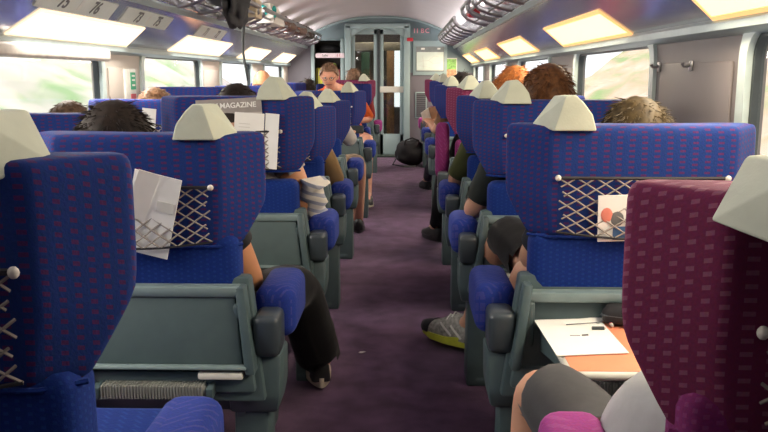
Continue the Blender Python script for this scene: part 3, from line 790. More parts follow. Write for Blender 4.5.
def person(loc, top, label, j=None, f=1, top_c=None, sleeve=1.0, bot_c=None, leg=2.0, hair=None, skin=None, head=(0, 0), headxy=None, shoe_c=None, curl=.7, extras=None, bulk=1.0, palm=(True, True), flare=1.0, ro=None, untuck=0.0):
    """loc = point on the floor under the seat back; j = joint overrides in scene coordinates"""
    loc = V(loc); skin = skin or SKIN; j = j or {}
    sgn = f
    hz = top - .122
    hx, hy = headxy if headxy else (loc.x, loc.y + .22 * f)
    W_ = lambda x, y, z: V((loc.x + x * f, loc.y + y * f, z))
    J = {'pelvis': W_(0, .19, .51), 'spine': W_(0, .17, .62), 'chest': W_(0, .155, top - .36), 'nb': V((loc.x * .6 + hx * .4, loc.y + .165 * f, top - .255)), 'neck': V((hx, hy - .02 * f, top - .19))}
    for s, q in ((1, 'R'), (-1, 'L')):
        J['sh' + q] = W_(.165 * s, .165, top - .285); J['el' + q] = W_(.22 * s, .24, .63); J['wr' + q] = W_(.15 * s, .44, .61)
        J['hip' + q] = W_(.085 * s, .22, .50); J['kn' + q] = W_(.12 * s, .62, .52); J['an' + q] = W_(.12 * s, .66, .10); J['to' + q] = W_(.13 * s, .80, .05)
    for k, v in j.items(): J[k] = V(v)
    org = V((loc.x, loc.y + .2 * f, 0))
    names = list(J); idx = {k: i for i, k in enumerate(names)}
    me = bpy.data.meshes.new('person_skeleton'); me.from_pydata([J[k] - org for k in names], [(idx[a], idx[b]) for a, b in BONES], [])
    o = bpy.data.objects.new('tmp', me); COL.objects.link(o)
    md = o.modifiers.new('skin', 'SKIN'); md.use_smooth_shade = True
    sv = me.skin_vertices[0].data
    rad = {}
    for k in names:
        base = k if k in RAD else k[:-1]
        r = RAD[base] * (bulk if base in ('pelvis', 'spine', 'chest') else 1); rad[k] = r = (ro or {}).get(k, r)
        sv[idx[k]].radius = (r * (1.22 if base in ('pelvis', 'spine', 'chest') else 1), r); sv[idx[k]].use_root = (k == 'pelvis')
    md2 = o.modifiers.new('sub', 'SUBSURF'); md2.levels = 2
    dg = bpy.context.evaluated_depsgraph_get(); bme = bpy.data.meshes.new_from_object(o.evaluated_get(dg)); bpy.data.objects.remove(o)
    # classify faces for clothing
    bm = newbm(); bm.from_mesh(bme); bpy.data.meshes.remove(bme); bm.normal_update()
    def near(p):
        best = None
        for a, b in BONES:
            A, B = J[a] - org, J[b] - org; AB = B - A; t = max(0, min(1, (p - A).dot(AB) / max(AB.length_squared, 1e-9)))
            d = (p - A - AB * t).length - (rad[a] * (1 - t) + rad[b] * t)
            if best is None or d < best[0]: best = (d, a, b, t)
        return best
    def wear(nm, test, off, m):
        c = bmesh.new(); vm = {}
        for fc in bm.faces:
            if test(*near(fc.calc_center_median())[1:]):
                vs = []
                for v in fc.verts:
                    if v.index not in vm:
                        p = v.co + v.normal * off(v.co)
                        vm[v.index] = c.verts.new(p + v.normal * .004 * noise.noise(v.co * 22))
                    vs.append(vm[v.index])
                c.faces.new(vs)
        # close the hem a little so the cloth has thickness
        if len(c.faces):
            g = bmesh.ops.solidify(c, geom=c.faces[:], thickness=.004)
        return finish(nm, c, m, None, recalc=False, angle=80)
    bm.verts.index_update(); bm.verts.ensure_lookup_table()
    kids = []
    if top_c is not None:
        def t_top(a, b, t):
            if (a, b) in (('pelvis', 'spine'), ('spine', 'chest'), ('chest', 'nb')): return untuck > 0 or not (a == 'pelvis' and t < .1)
            if a == 'pelvis' and b.startswith('hip'): return t < untuck
            if a == 'nb' and b.startswith('sh'): return True
            if a == 'nb' and b == 'neck': return t < .12
            if a.startswith('sh'): return t <= sleeve
            if a.startswith('el'): return t <= sleeve - 1
            return False
        kids.append(wear('shirt', t_top, lambda p: .036 if untuck and p.z < .66 else .010, top_c))
    if bot_c is not None:
        def t_bot(a, b, t):
            if a == 'pelvis' and b.startswith('hip'): return True
            if (a, b) == ('pelvis', 'spine'): return t < .25
            if a.startswith('hip'): return t <= (leg[a[-1]] if isinstance(leg, dict) else leg)
            if a.startswith('kn'): return t <= (leg[a[-1]] if isinstance(leg, dict) else leg) - 1
            return False
        kids.append(wear('trousers' if (not isinstance(leg, dict) and leg > 1.3) else 'shorts', t_bot, lambda p: .013 * flare, bot_c))
    # head, hands join the body mesh
    hc = V((hx, hy, hz)) - org; hrot = head_rot((0 if f > 0 else math.pi) + head[0], head[1])
    add_head(bm, hc, hrot)
    add_hand(bm, J['wrR'] - org, J['elR'] - org, 1 , curl, palm[0]); add_hand(bm, J['wrL'] - org, J['elL'] - org, -1, curl, palm[1])
    body = finish('person', bm, [skin, EYEW, EYED, LIP], None, recalc=False, angle=80); body.location = org
    for kd in kids: kd.parent = body
    if hair: make_hair(body, hc, hrot, **hair)
    if shoe_c:
        for q in 'LR':
            if shoe_c.get(q): make_shoe(body, J['an' + q] - org, J['to' + q] - org, **shoe_c[q])
    tag(body, label, 'person', None)
    return body, J, org, hc, hrot
def make_hair(body, hc, hrot, col=None, m=None, n=260, ln=.035, lift=.5, thick=.010, low=-.25, front=.45, seed=1, curl=0.0, bald=None, vol=1.0, fine=1.0):
    rnd = random.Random(seed)
    line = lambda d: d.z > (low if d.y < .15 else low + (front - low) * min(1, (d.y - .15) / .45)) and not (abs(d.x) > .86 and d.y > -.25 and d.z < .1) and not (bald and d.z > bald)
    b = newbm(); bmesh.ops.create_uvsphere(b, u_segments=40, v_segments=30, radius=1)
    keep = []
    dl_ = [fc for fc in b.faces if not line(fc.calc_center_median().normalized())]
    bmesh.ops.delete(b, geom=dl_, context='FACES')
    for v in b.verts:
        d = v.co.normalized(); p = head_shape(d); q = 1 + .05 * vol + .035 * noise.noise(d * 7 + V((seed, 0, 0)))
        v.co = hrot @ (p * q + d * thick * .8 * vol) + hc
    bmesh.ops.solidify(b, geom=b.faces[:], thickness=.012)
    k = 0
    while k < n:
        z = rnd.uniform(-.35, 1); a = rnd.uniform(0, 2 * math.pi); r_ = math.sqrt(max(0, 1 - z * z)); d = V((r_ * math.cos(a), r_ * math.sin(a), z))
        if not line(d): continue
        k += 1
        p = head_shape(d) * (1.03 + .05 * (vol - 1)); crown = V((0, -.25, .95)).normalized()
        flow = (d - crown); flow = (flow - d * flow.dot(d)); flow = flow.normalized() if flow.length > 1e-4 else V((1, 0, 0))
        flow = (flow + V((rnd.uniform(-.5, .5), rnd.uniform(-.5, .5), rnd.uniform(-.4, .3)))).normalized()
        L_ = ln * rnd.uniform(.6, 1.3); dirn = (flow * (1 - lift) + d * lift).normalized()
        tw = d.cross(flow)
        pts = []
        for q in range(4):
            t = q / 3
            pts.append(hrot @ (p + dirn * L_ * t + flow * L_ * .35 * t * t + tw * curl * math.sin(t * 4.5) * .012 + d * .004) + hc)
        add_tube(b, pts, .003, 4, radii=[.0030 * fine, .0027 * fine, .0018 * fine, .0004], caps=False)
    o = finish('hair', b, m or col, body, recalc=True, angle=60)
    return o
def make_shoe(body, an, to, upper=None, sole=None, accent=None, k=1.0, toe=None):
    d = (to - an); d.z = 0; ln = d.length; d.normalize(); sd = V((d.y, -d.x, 0)); up = V((0, 0, 1))
    tilt = (an.z - .085) if False else 0
    heel = V((an.x, an.y, 0)) - d * .055; base = max(0.0, an.z - .095)
    P = lambda a, w, h: heel + d * a * k + sd * w * k + up * (h * k + base)
    b = newbm(); secs = []
    for a, w, h, hh in ((.0, .026, .052, .030), (.012, .034, .078, .044), (.06, .038, .092, .05), (.10, .040, .090, .05), (.15, .045, .070, .04), (.20, .047, .045, .03), (.245, .040, .036, .024), (.272, .020, .026, .02)):
        rg = []
        for q in range(14):
            t = 2 * math.pi * q / 14; x = math.cos(t); y = math.sin(t)
            rg.append(P(a, w * x, .022 + (h * max(0, y) ** .8 if y > 0 else 0)))
        secs.append(rg)
    loft(b, secs); sh = finish('shoe', b, upper, body, angle=60)
    b = newbm(); out = []
    for t in range(28):
        q = 2 * math.pi * t / 28; a = .137 + .142 * math.cos(q); w = (.040 + .008 * math.cos(q)) * math.sin(q) * (1.0 + .25 * abs(math.sin(q)))
        out.append((a, max(-.049, min(.049, w))))
    bt = [b.verts.new(P(a, w, .006 * (a > .22) )) for a, w in out]; tp = [b.verts.new(P(a * .99, w * 1.02, .026 + .010 * (a < .08))) for a, w in out]
    b.faces.new(bt[::-1]); b.faces.new(tp)
    for i5 in range(28): b.faces.new((bt[i5], bt[(i5 + 1) % 28], tp[(i5 + 1) % 28], tp[i5]))
    finish('sole', b, sole, sh, angle=50)
    if toe:
        b = newbm(); loft(b, [[P(a, w * math.cos(q) * 1.03, .022 + h * max(0, math.sin(q)) ** .8 * 1.05) for q in [2 * math.pi * i / 14 for i in range(14)]] for a, w, h in ((.215, .0455, .043), (.248, .040, .036), (.276, .020, .026))])
        finish('toe_cap', b, toe, sh, angle=60)
        b = newbm(); loft(b, [[P(a, w * math.cos(q) * 1.03, .022 + h * max(0, math.sin(q)) ** .8 * 1.03) for q in [2 * math.pi * i / 14 for i in range(14)]] for a, w, h in ((-.003, .026, .055), (.012, .0345, .080), (.035, .037, .086))])
        finish('heel_counter', b, toe, sh, angle=60)
    if accent:
        b = newbm()
        for i4 in range(4):
            a = .11 + .024 * i4; h = .113 - .014 * i4 - (.004 if i4 > 1 else 0)
            add_tube(b, [P(a, -.026, h - .014), P(a + .006, 0, h), P(a, .026, h - .014)], .0035, 5)
        for s in (-1, 1):
            for a0 in (.05, .10): add_tube(b, [P(a0, .041 * s, .035), P(a0 + .03, .043 * s, .058), P(a0 + .055, .036 * s, .070)], .005, 5)
        finish('laces', b, accent, sh)
def hm(name, c, amt=.45): return mat(name, c, .6, noise_amt=amt, nscale=60, spec=.25)
H_DARK = hm('dark_brown_hair', (.020, .013, .009)); H_OLIVE = hm('light_brown_hair', (.050, .034, .013)); H_AUB = hm('auburn_hair', (.105, .042, .014)); H_ORG = hm('ginger_hair', (.34, .11, .025))
H_BRN = hm('brown_hair', (.10, .06, .035)); H_CURL = hm('curly_brown_hair', (.17, .09, .045)); H_GREY = hm('short_grey_brown_hair', (.22, .13, .08)); H_BLK = hm('black_hair', (.015, .012, .012))
BLKSHOE = mat('black_shoe', (.015, .015, .017), .5); CREAM = mat('cream_sole', (.62, .56, .44), .7); GREYSHOE = mat('grey_mesh_shoe', (.30, .30, .27), .8, noise_amt=.4, nscale=70); LIME = mat('lime_sole', (.62, .66, .06), .6); SHOE_WH = mat('white_shoe_trim', (.72, .72, .66), .6)
bs = dict(upper=BLKSHOE, sole=BLKSHOE)

# right side -----------------------------------------------------------
person((.53, .914, 0), 1.02, 'person in white shirt and grey shorts behind the near purple seat, bare knee out', headxy=(.60, 1.16),
       j={'pelvis': (.462, 1.20, .45), 'shL': (.50, 1.10, .76), 'elL': (.64, 1.16, .60), 'wrL': (.74, 1.36, .60), 'hipL': (.43, 1.23, .405), 'knL': (.285, 1.60, .50), 'anL': (.275, 1.66, .10), 'toL': (.26, 1.8, .05), 'hipR': (.58, 1.18, .5), 'knR': (.60, 1.58, .48), 'anR': (.60, 1.62, .10), 'toR': (.6, 1.75, .05), 'spine': (.458, 1.17, .557)},
       top_c=cloth('white_shirt_cloth', (.72, .74, .74)), sleeve=.6, bot_c=cloth('charcoal_shorts_cloth', (.13, .13, .132)), leg=.88, hair=dict(m=H_BRN, n=60), flare=1.3, shoe_c=dict(L=bs, R=bs), bulk=1.0, untuck=1.0, ro={'pelvis': .115, 'spine': .108})
person((.57, 1.915, 0), 1.055, 'person with tousled light brown hair, black shorts and lime-soled sneaker in aisle', headxy=(.617, 2.15),
       j={'hipL': (.50, 2.14, .48), 'knL': (.352, 2.73, .595), 'anL': (.270, 3.16, .125), 'toL': (.085, 3.36, .040), 'hipR': (.60, 2.12, .48), 'knR': (.372, 2.42, .545), 'anR': (.40, 2.50, .10), 'toR': (.34, 2.85, .05)},
       top_c=cloth('dark_navy_shirt', (.03, .035, .05)), sleeve=.7, bot_c=cloth('black_shorts_cloth', (.013, .013, .015)), leg={'L': .97, 'R': .25}, hair=dict(m=H_OLIVE, n=2600, ln=.028, lift=.16, vol=1.9, fine=.75, seed=3, low=-.5), skin=SKIN, shoe_c=dict(L=dict(upper=GREYSHOE, sole=LIME, accent=SHOE_WH, k=1.14, toe=BLKSHOE), R=bs), head=(0, -.15), flare=1.3, ro={'anL': .036, 'toL': .018})
person((.55, 2.85, 0), 1.155, 'person with thick auburn-brown hair and dark short sleeve, elbow on the aisle armrest', headxy=(.548, 3.10),
       j={'shL': (.375, 2.98, .86), 'elL': (.262, 3.02, .615), 'wrL': (.30, 3.28, .61)}, top_c=cloth('dark_grey_tshirt', (.035, .045, .042)), sleeve=.84, bot_c=M['black'], leg=1.9, hair=dict(m=H_AUB, n=1600, ln=.030, lift=.2, vol=1.9, fine=.8, seed=5, low=-.5), shoe_c=dict(L=bs, R=bs))
person((.54, 3.80, 0), 1.155, 'person with bushy ginger hair and olive short sleeve, third row on the right', headxy=(.545, 4.02),
       j={'shL': (.375, 3.94, .86), 'elL': (.25, 3.98, .60), 'wrL': (.31, 4.24, .60)}, top_c=cloth('olive_shirt', (.13, .15, .05)), sleeve=.88, bot_c=M['black'], leg=1.9, hair=dict(m=H_ORG, n=1300, ln=.034, lift=.25, vol=2.0, fine=.9, seed=6, low=-.5), shoe_c=dict(L=bs, R=bs))
person((.54, 4.75, 0), 1.06, 'person in black trousers hidden behind the purple seat, black shoe in aisle', j={'knL': (.29, 5.30, .50), 'anL': (.235, 5.42, .10), 'toL': (.18, 5.55, .05), 'hipL': (.45, 5.0, .5)},
       top_c=cloth('black_top', (.02, .02, .022)), sleeve=1.8, bot_c=M['black'], leg=1.95, hair=dict(m=H_BLK, n=80), shoe_c=dict(L=bs, R=bs), flare=1.6)
person((.52, 6.60, 0), 1.145, 'person with dark hair far right holding an open pale booklet into the aisle', headxy=(.49, 6.84),
       j={'shL': (.37, 6.75, .86), 'elL': (.27, 6.80, .66), 'wrL': (.225, 7.0, .72), 'elR': (.6, 6.9, .66), 'wrR': (.33, 7.06, .72), 'knL': (.30, 7.15, .5), 'anL': (.235, 7.95, .10), 'toL': (.20, 8.1, .05)},
       top_c=cloth('tan_top', (.40, .22, .12)), sleeve=.7, bot_c=cloth('dark_blue_trousers', (.02, .025, .06)), leg=1.9, hair=dict(m=H_BLK, n=120, vol=1.4), shoe_c=dict(L=bs, R=bs), curl=.9)
# left side ------------------------------------------------------------
person((-.63, 1.87, 0), 1.040, 'person with spiky dark hair and black flared trousers in the left aisle seat', headxy=(-.762, 2.10),
       j={'shR': (-.49, 2.02, .80), 'elR': (-.418, 2.13, .56), 'wrR': (-.50, 2.36, .56), 'hipR': (-.50, 2.12, .45), 'knR': (-.365, 2.62, .43), 'anR': (-.305, 2.79, .11), 'toR': (-.335, 2.93, .045), 'knL': (-.62, 2.6, .5)},
       top_c=cloth('charcoal_top', (.04, .04, .045)), sleeve=.42, bot_c=cloth('black_trousers_cloth', (.008, .008, .010)), leg=1.93, hair=dict(m=H_DARK, n=3200, ln=.032, lift=.22, vol=2.3, fine=.75, seed=9, low=-.45), shoe_c=dict(R=dict(upper=BLKSHOE, sole=CREAM), L=bs), flare=2.0, skin=SKIN_T, ro={'anR': .062})
person((-.61, 2.88, 0), 1.085, 'person with dark hair behind the magazine seat, tanned bare upper arm by aisle', headxy=(-.645, 3.10),
       j={'shR': (-.45, 3.03, .82), 'elR': (-.375, 3.04, .62), 'wrR': (-.40, 3.3, .60)}, top_c=cloth('pale_stripe_top', (.6, .6, .58)), sleeve=.25, bot_c=M['black'], leg=1.9, hair=dict(m=H_DARK, n=900, ln=.022, lift=.12, vol=1.5), skin=SKIN_T, shoe_c=dict(L=bs, R=bs))
person((-.61, 3.82, 0), 1.03, 'person in tan long sleeve, elbow hanging over the left aisle armrest', j={'shR': (-.45, 3.98, .83), 'elR': (-.345, 4.02, .60), 'wrR': (-.40, 4.3, .60)},
       top_c=cloth('tan_shirt', (.42, .27, .12)), sleeve=1.8, bot_c=M['black'], leg=1.9, hair=dict(m=H_BRN, n=80), shoe_c=dict(L=bs, R=bs), bulk=1.05)
person((-.60, 4.90, 0), 1.0, 'person in white top and beige shorts, forearm out holding a dark tablet', j={'shR': (-.43, 5.06, .86), 'elR': (-.345, 5.10, .72), 'wrR': (-.36, 5.32, .745), 'wrL': (-.50, 5.34, .745), 'knR': (-.315, 5.58, .53), 'anR': (-.33, 5.72, .1), 'toR': (-.34, 5.86, .05)},
       top_c=cloth('white_top', (.78, .76, .74)), sleeve=1.35, bot_c=cloth('beige_shorts', (.50, .36, .24)), leg=.9, hair=dict(m=H_BRN, n=80), shoe_c=dict(L=bs, R=bs))
GLASSES = None
man, MJ, MO, mhc, mhr = person((-.60, 8.45, 0), 1.242, 'grey-haired man in orange top and glasses facing camera, looking down, bare leg in aisle', f=-1, headxy=(-.70, 7.56),
       j={'chest': (-.63, 8.02, .84), 'spine': (-.62, 8.15, .66), 'nb': (-.66, 7.78, .96), 'shL': (-.47, 7.84, .92), 'elL': (-.325, 7.86, .70), 'wrL': (-.46, 7.72, .70), 'hipL': (-.50, 8.18, .5), 'knL': (-.335, 7.42, .54), 'anL': (-.318, 6.93, .11), 'toL': (-.305, 6.76, .05), 'shR': (-.84, 7.84, .92)},
       top_c=cloth('orange_top', (.85, .17, .03)), sleeve=.93, bot_c=cloth('dark_shorts', (.03, .03, .04)), leg=.62, hair=dict(m=H_GREY, n=250, ln=.018, lift=.4, low=-.1, front=.62, vol=.7), skin=mat('ruddy_skin', (.78, .38, .25), .5), shoe_c=dict(L=dict(upper=BLKSHOE, sole=CREAM, accent=SHOE_WH), R=bs), head=(0, -.30), bulk=1.15)
bm = newbm()
for s in (-1, 1): add_tube(bm, [(s * .030 + .019 * math.cos(q), .100 , .004 + .014 * math.sin(q)) for q in [k * math.pi / 8 for k in range(17)]], .0018, 5); add_tube(bm, [(s * .049, .099, .006), (s * .078, .0, .006)], .0018, 5)
add_tube(bm, [(-.011, .1, .006), (.011, .1, .006)], .0018, 5)
bmesh.ops.rotate(bm, cent=(0, 0, 0), matrix=mhr, verts=bm.verts); bmesh.ops.translate(bm, vec=mhc, verts=bm.verts); finish('glasses', bm, M['black'], man)
WC = WX - WLS / 2
G = 'passengers of whom only the head shows'
person((WC - .02, 2.90, 0), 1.028, 'person with short brown hair above the left window seat, nearest the windows', headxy=(-1.31, 3.12), top_c=cloth('beige_top', (.5, .42, .36)), bot_c=M['black'], hair=dict(m=H_BRN, n=900, ln=.014, lift=.12, vol=.8, low=-.5, fine=.8), head=(0, -.1))
person((WC, 3.90, 0), 1.047, 'person with curly light brown hair beside the green and red emergency panel', headxy=(-1.26, 4.05), top_c=cloth('grey_top', (.3, .3, .32)), bot_c=M['black'], hair=dict(m=H_CURL, n=1500, ln=.018, lift=.45, vol=2.0, curl=1.6, low=-.5))
person((WC, 4.95, 0), 1.03, 'person with dark curly hair far left, second beyond the emergency panel', headxy=(-1.40, 5.05), top_c=cloth('green_top', (.2, .25, .2)), bot_c=M['black'], hair=dict(m=H_BRN, n=200, ln=.03, lift=.6, vol=1.4, curl=1.0, low=-.5))
person((WC + .04, 6.60, 0), 1.175, 'bald person with tanned scalp in a left window seat', headxy=(-1.20, 6.85), top_c=cloth('pale_top', (.65, .55, .5)), bot_c=M['black'], hair=dict(m=H_GREY, n=60, ln=.008, lift=.2, vol=.4, low=-.45, bald=-.05), skin=mat('sun_tanned_skin', (.72, .34, .17), .45))
person((WC + .20, 8.2, 0), 1.085, 'person with dark hair far left beside the luggage bay', headxy=(-1.0, 8.42), top_c=cloth('brown_top', (.2, .12, .1)), bot_c=M['black'], hair=dict(m=H_DARK, n=80, low=-.2), skin=SKIN_T)
person((-.606, 9.35, 0), 1.2, 'person in the far left purple aisle seat near the end door', headxy=(-.60, 9.55), top_c=cloth('red_top', (.4, .06, .06)), bot_c=M['black'], hair=dict(m=H_GREY, n=60, low=-.2), skin=SKIN)
# ------------------------------------------------------------------ loose things
def rotx(a): return Matrix.Rotation(R(a), 3, 'X')
def sheet(bm, w, h, t, M4, mi=0, bend=0.0):
    n = 6; rows = []
    for k in range(n + 1):
        z = h * k / n; y = bend * (k / n - .3) ** 2
        rows.append([M4 @ V((-w / 2, y, z)), M4 @ V((w / 2, y, z)), M4 @ V((w / 2, y + t, z)), M4 @ V((-w / 2, y + t, z))])
    loft(bm, rows, mi=mi)
def frame4(p, rx=0, ry=0, rz=0): return Matrix.Translation(p) @ Matrix.Rotation(R(rz), 4, 'Z') @ Matrix.Rotation(R(ry), 4, 'Y') @ Matrix.Rotation(R(rx), 4, 'X')
I4 = Matrix.Identity(4)
# leaflet in the net of the left aisle seat
lf = empty('leaflet', at_y(144, 254, 1.848)); lf.rotation_euler = (R(4), R(14), 0)
bm = newbm(); sheet(bm, .112, .198, .004, I4); finish('sheet', bm, M['white'], lf, smooth=False)
bm = newbm(); sheet(bm, .05, .12, .003, frame4(V((-.035, -.012, .085)), 6, 8, 22)); finish('folded_flap', bm, M['white'], lf, smooth=False)
bm = newbm(); add_box(bm, (.030, -.002, .125), (.04, .002, .025)); finish('printed_block', bm, M['paper_shade'], lf, smooth=False)
tag(lf, 'white folded leaflet held in the net of the left aisle seat', 'leaflet')
# magazine + booklet in the next seat
mg = empty('magazine', at_y(233, 162.5, 2.862)); mg.rotation_euler = (R(-2), R(-3), 0)
bm = newbm(); sheet(bm, .235, .228, .005, I4); finish('cover_sheet', bm, mat('grey_magazine_cover', (.50, .46, .43), .4, noise_amt=.06, nscale=4), mg, smooth=False)
bm = newbm(); sheet(bm, .235, .052, .001, frame4(V((0, -.0015, .176)))); finish('title_band', bm, mat('taupe_title_band', (.30, .27, .25), .4), mg, smooth=False)
t = text_mesh('title', 'TGV MAGAZINE', .026, M['white'], mg, bold=True); t.location = (.005, -.003, .203); t.rotation_euler = (R(90), 0, 0)
bm = newbm(); ell(bm, (-.01, -.002, .150), (.062, .002, .028), 20, 8); finish('portrait_hair', bm, H_DARK, mg)
bm = newbm(); ell(bm, (.004, -.0025, .10), (.045, .002, .058), 20, 8); pf = finish('portrait_face', bm, SKIN, mg)
bm = newbm(); ell(bm, (.022, -.005, .118), (.009, .001, .004), 8, 5); ell(bm, (-.014, -.005, .118), (.009, .001, .004), 8, 5); ell(bm, (.006, -.005, .070), (.014, .001, .004), 8, 5); finish('portrait_features', bm, H_DARK, pf)
tag(mg, 'grey magazine with large title and portrait in the left seat net', 'magazine')
bk = empty('booklet', at_y(257, 168, 2.856)); bk.rotation_euler = (R(-1), R(4), 0)
bm = newbm(); sheet(bm, .105, .195, .004, frame4(V((-.035, 0, 0)), 0, 0, 8)); finish('left_page', bm, M['white'], bk, smooth=False)
bm = newbm(); sheet(bm, .055, .198, .004, frame4(V((.045, .002, 0)), 0, 0, -22)); finish('right_page', bm, M['white'], bk, smooth=False)
bm = newbm()
for k in range(4): add_box(bm, (-.05, -.010, .12 + .012 * k), (.04, .001, .002))
finish('print_lines', bm, M['paper_shade'], bk, smooth=False)
tag(bk, 'white open booklet standing before the magazine in the seat net', 'booklet')
# picture leaflet in the right seat
rl = empty('leaflet', at_y(625, 241, 1.89)); rl.rotation_euler = (R(2), R(-2), 0)
bm = newbm(); sheet(bm, .13, .112, .004, I4); finish('sheet', bm, M['white'], rl, smooth=False)
bm = newbm(); ell(bm, (-.045, -.001, .065), (.014, .0015, .018), 12, 6); finish('red_motif', bm, mat('salmon_print', (.7, .22, .16), .5), rl)
bm = newbm(); ell(bm, (-.02, -.001, .055), (.016, .0015, .018), 12, 6); finish('dark_motif', bm, M['ink'], rl)
bm = newbm(); add_box(bm, (.015, -.001, .02), (.09, .001, .032)); finish('blue_band', bm, mat('blue_print', (.06, .14, .30), .5), rl, smooth=False)
tag(rl, 'white card with blue band and small picture in the right seat net', 'leaflet')
# bits of paper in the left window seat net
wl = empty('paper_sheet', V((WX - .22, 2.872, .78))); wl.rotation_euler = (0, R(6), 0)
wl.location = at_y(147, 150, 2.875)
bm = newbm(); sheet(bm, .05, .15, .003, I4); finish('sheet', bm, M['white'], wl, smooth=False)
tag(wl, 'white paper sheet in net of the left window seat', 'paper')
# tray of the right seat: papers, pen, case
TZ = .5385
def on_tray(px, py):
    d = ray(px, py); t = (TZ - CAMZ) / d.z; return V((0, 0, CAMZ)) + d * t
pa = [on_tray(*p) for p in ((534, 321), (598, 319), (629, 354), (557, 357))]
c = sum(pa, V()) / 4
ps_ = empty('document', c)
bm = newbm(); add_prism(bm, [p - c + V((0, 0, .0015)) for p in pa], (0, 0, .0015)); finish('sheet', bm, M['white'], ps_, smooth=False)
bm = newbm(); q = [on_tray(*p) for p in ((566, 327), (608, 323), (600, 319), (575, 321))]; add_prism(bm, [p - c + V((0, 0, .0045)) for p in q], (0, 0, .0012)); finish('loose_slip', bm, M['white'], ps_, smooth=False)
bm = newbm()
for a, b in (((566, 327), (597, 325)), ((570, 337), (580, 337))): add_tube(bm, [on_tray(*a) - c + V((0, 0, .0062 if a[1] == 327 else .0035)), on_tray(*b) - c + V((0, 0, .0062 if a[1] == 327 else .0035))], .001, 4)
a, b = on_tray(582, 337), on_tray(588, 336.5); add_tube(bm, [a - c + V((0, 0, .0035)), b - c + V((0, 0, .0035))], .003, 4)
finish('printed_lines', bm, M['ink'], ps_)
tag(ps_, 'white printed sheet lying on the salmon tray table', 'paper')
def pen(a, b, z0, z1, m, label):
    A, B = on_tray(*a) + V((0, 0, z0)), on_tray(*b) + V((0, 0, z1)); o = empty('pen', A)
    bm = newbm(); add_tube(bm, [V((0, 0, 0)), (B - A) * .85], .0045, 8); finish('barrel', bm, m, o)
    bm = newbm(); add_tube(bm, [(B - A) * .85, (B - A)], .004, 8, radii=[.0045, .001]); finish('tip', bm, M['knob'], o)
    tag(o, label, 'pen')
pen((592, 331), (606, 331), .007, .007, M['gasket'], 'short black pen lying on the white sheet on tray')
pen((603, 316), (613, 329), .006, .006, M['red'], 'red pen beside the sheet on the salmon tray')
cs = empty('glasses_case', on_tray(630, 326) + V((.01, .0, .0)))
bm = newbm(); add_box(bm, (0, 0, .024), (.15, .065, .046), .02, 4, rot=Matrix.Rotation(R(-25), 3, 'Z')); finish('case_body', bm, M['black'], cs)
bm = newbm(); add_box(bm, (0, 0, .026), (.151, .066, .003), .001, 1, rot=Matrix.Rotation(R(-25), 3, 'Z')); finish('seam', bm, M['hub'], cs)
tag(cs, 'black rounded glasses case on the salmon tray beside purple seat', 'case')
# striped sweater over the left armrest
bm = newbm()
rings = []
for k in range(9):
    t = k / 8; cx = -.352 + .012 * math.sin(k * 1.9); cy = 3.02 + .012 * k; w = .055 + .006 * math.sin(k * 2.3)
    zt = .735 - .17 * t
    rings.append([V((cx + w * math.cos(q) * (.9 + .12 * math.sin(3 * q + k)), cy + .075 * math.sin(q), zt + .01 * math.sin(2 * q + k))) for q in [i * math.pi / 9 for i in range(18)]])
loft(bm, rings); tag(finish('striped_sweater', bm, stripes('striped_knit', (.72, .68, .60), (.34, .36, .44), .035), angle=80), 'white and grey striped sweater hung over left armrest', 'sweater')
# tablet
tb = empty('tablet', V((-.375, 5.44, .765))); tb.rotation_euler = (R(-35), 0, R(4))
bm = newbm(); add_box(bm, (0, 0, 0), (.20, .012, .06), .005, 3); finish('tablet_body', bm, M['gasket'], tb)
bm = newbm(); add_box(bm, (0, .0062, 0), (.18, .001, .05)); finish('screen', bm, M['hub'], tb, smooth=False)
tag(tb, 'dark tablet held by the passenger in white top', 'tablet')
# booklet in the far right hand
ob = empty('open_booklet', V((.235, 7.10, .78))); ob.rotation_euler = (R(25), R(-22), R(10))
bm = newbm(); sheet(bm, .09, .13, .004, frame4(V((-.04, 0, -.06)), 0, 0, 20)); finish('left_page', bm, M['white'], ob, smooth=False)
bm = newbm(); sheet(bm, .09, .13, .004, frame4(V((.04, 0, -.06)), 0, 0, -20)); finish('right_page', bm, mat('tan_page', (.62, .42, .26), .7), ob, smooth=False)
tag(ob, 'open pale booklet held out at the far right aisle seat', 'booklet')
# bag on the floor by the end door
bg_ = empty('floor_bag', V((.10, 10.1, 0)))
bm = newbm()
b2 = bmesh.new(); bmesh.ops.create_icosphere(b2, subdivisions=4, radius=1)
for v in b2.verts:
    v.co = V((v.co.x * .21, v.co.y * .17, .155 + v.co.z * .155 * (1 if v.co.z > 0 else .98)))
    v.co += v.co.normalized() * .05 * noise.noise(v.co * 9)
    v.co.z = max(0, v.co.z)
merge(bm, b2); finish('bag_body', bm, M['black'], bg_, angle=80)
bm = newbm(); add_tube(bm, [(-.10, -.10, .24), (-.08, -.14, .33), (.0, -.15, .36), (.08, -.14, .33), (.10, -.10, .24)], .010, 6); finish('bag_handle', bm, M['black'], bg_)
bm = newbm(); add_tube(bm, [(-.18, -.06, .12), (-.24, -.16, .03), (-.1, -.24, .012), (.05, -.2, .012)], .008, 6); finish('bag_strap', bm, M['gasket'], bg_)
tag(bg_, 'crumpled black bag on the carpet by the end door', 'bag')
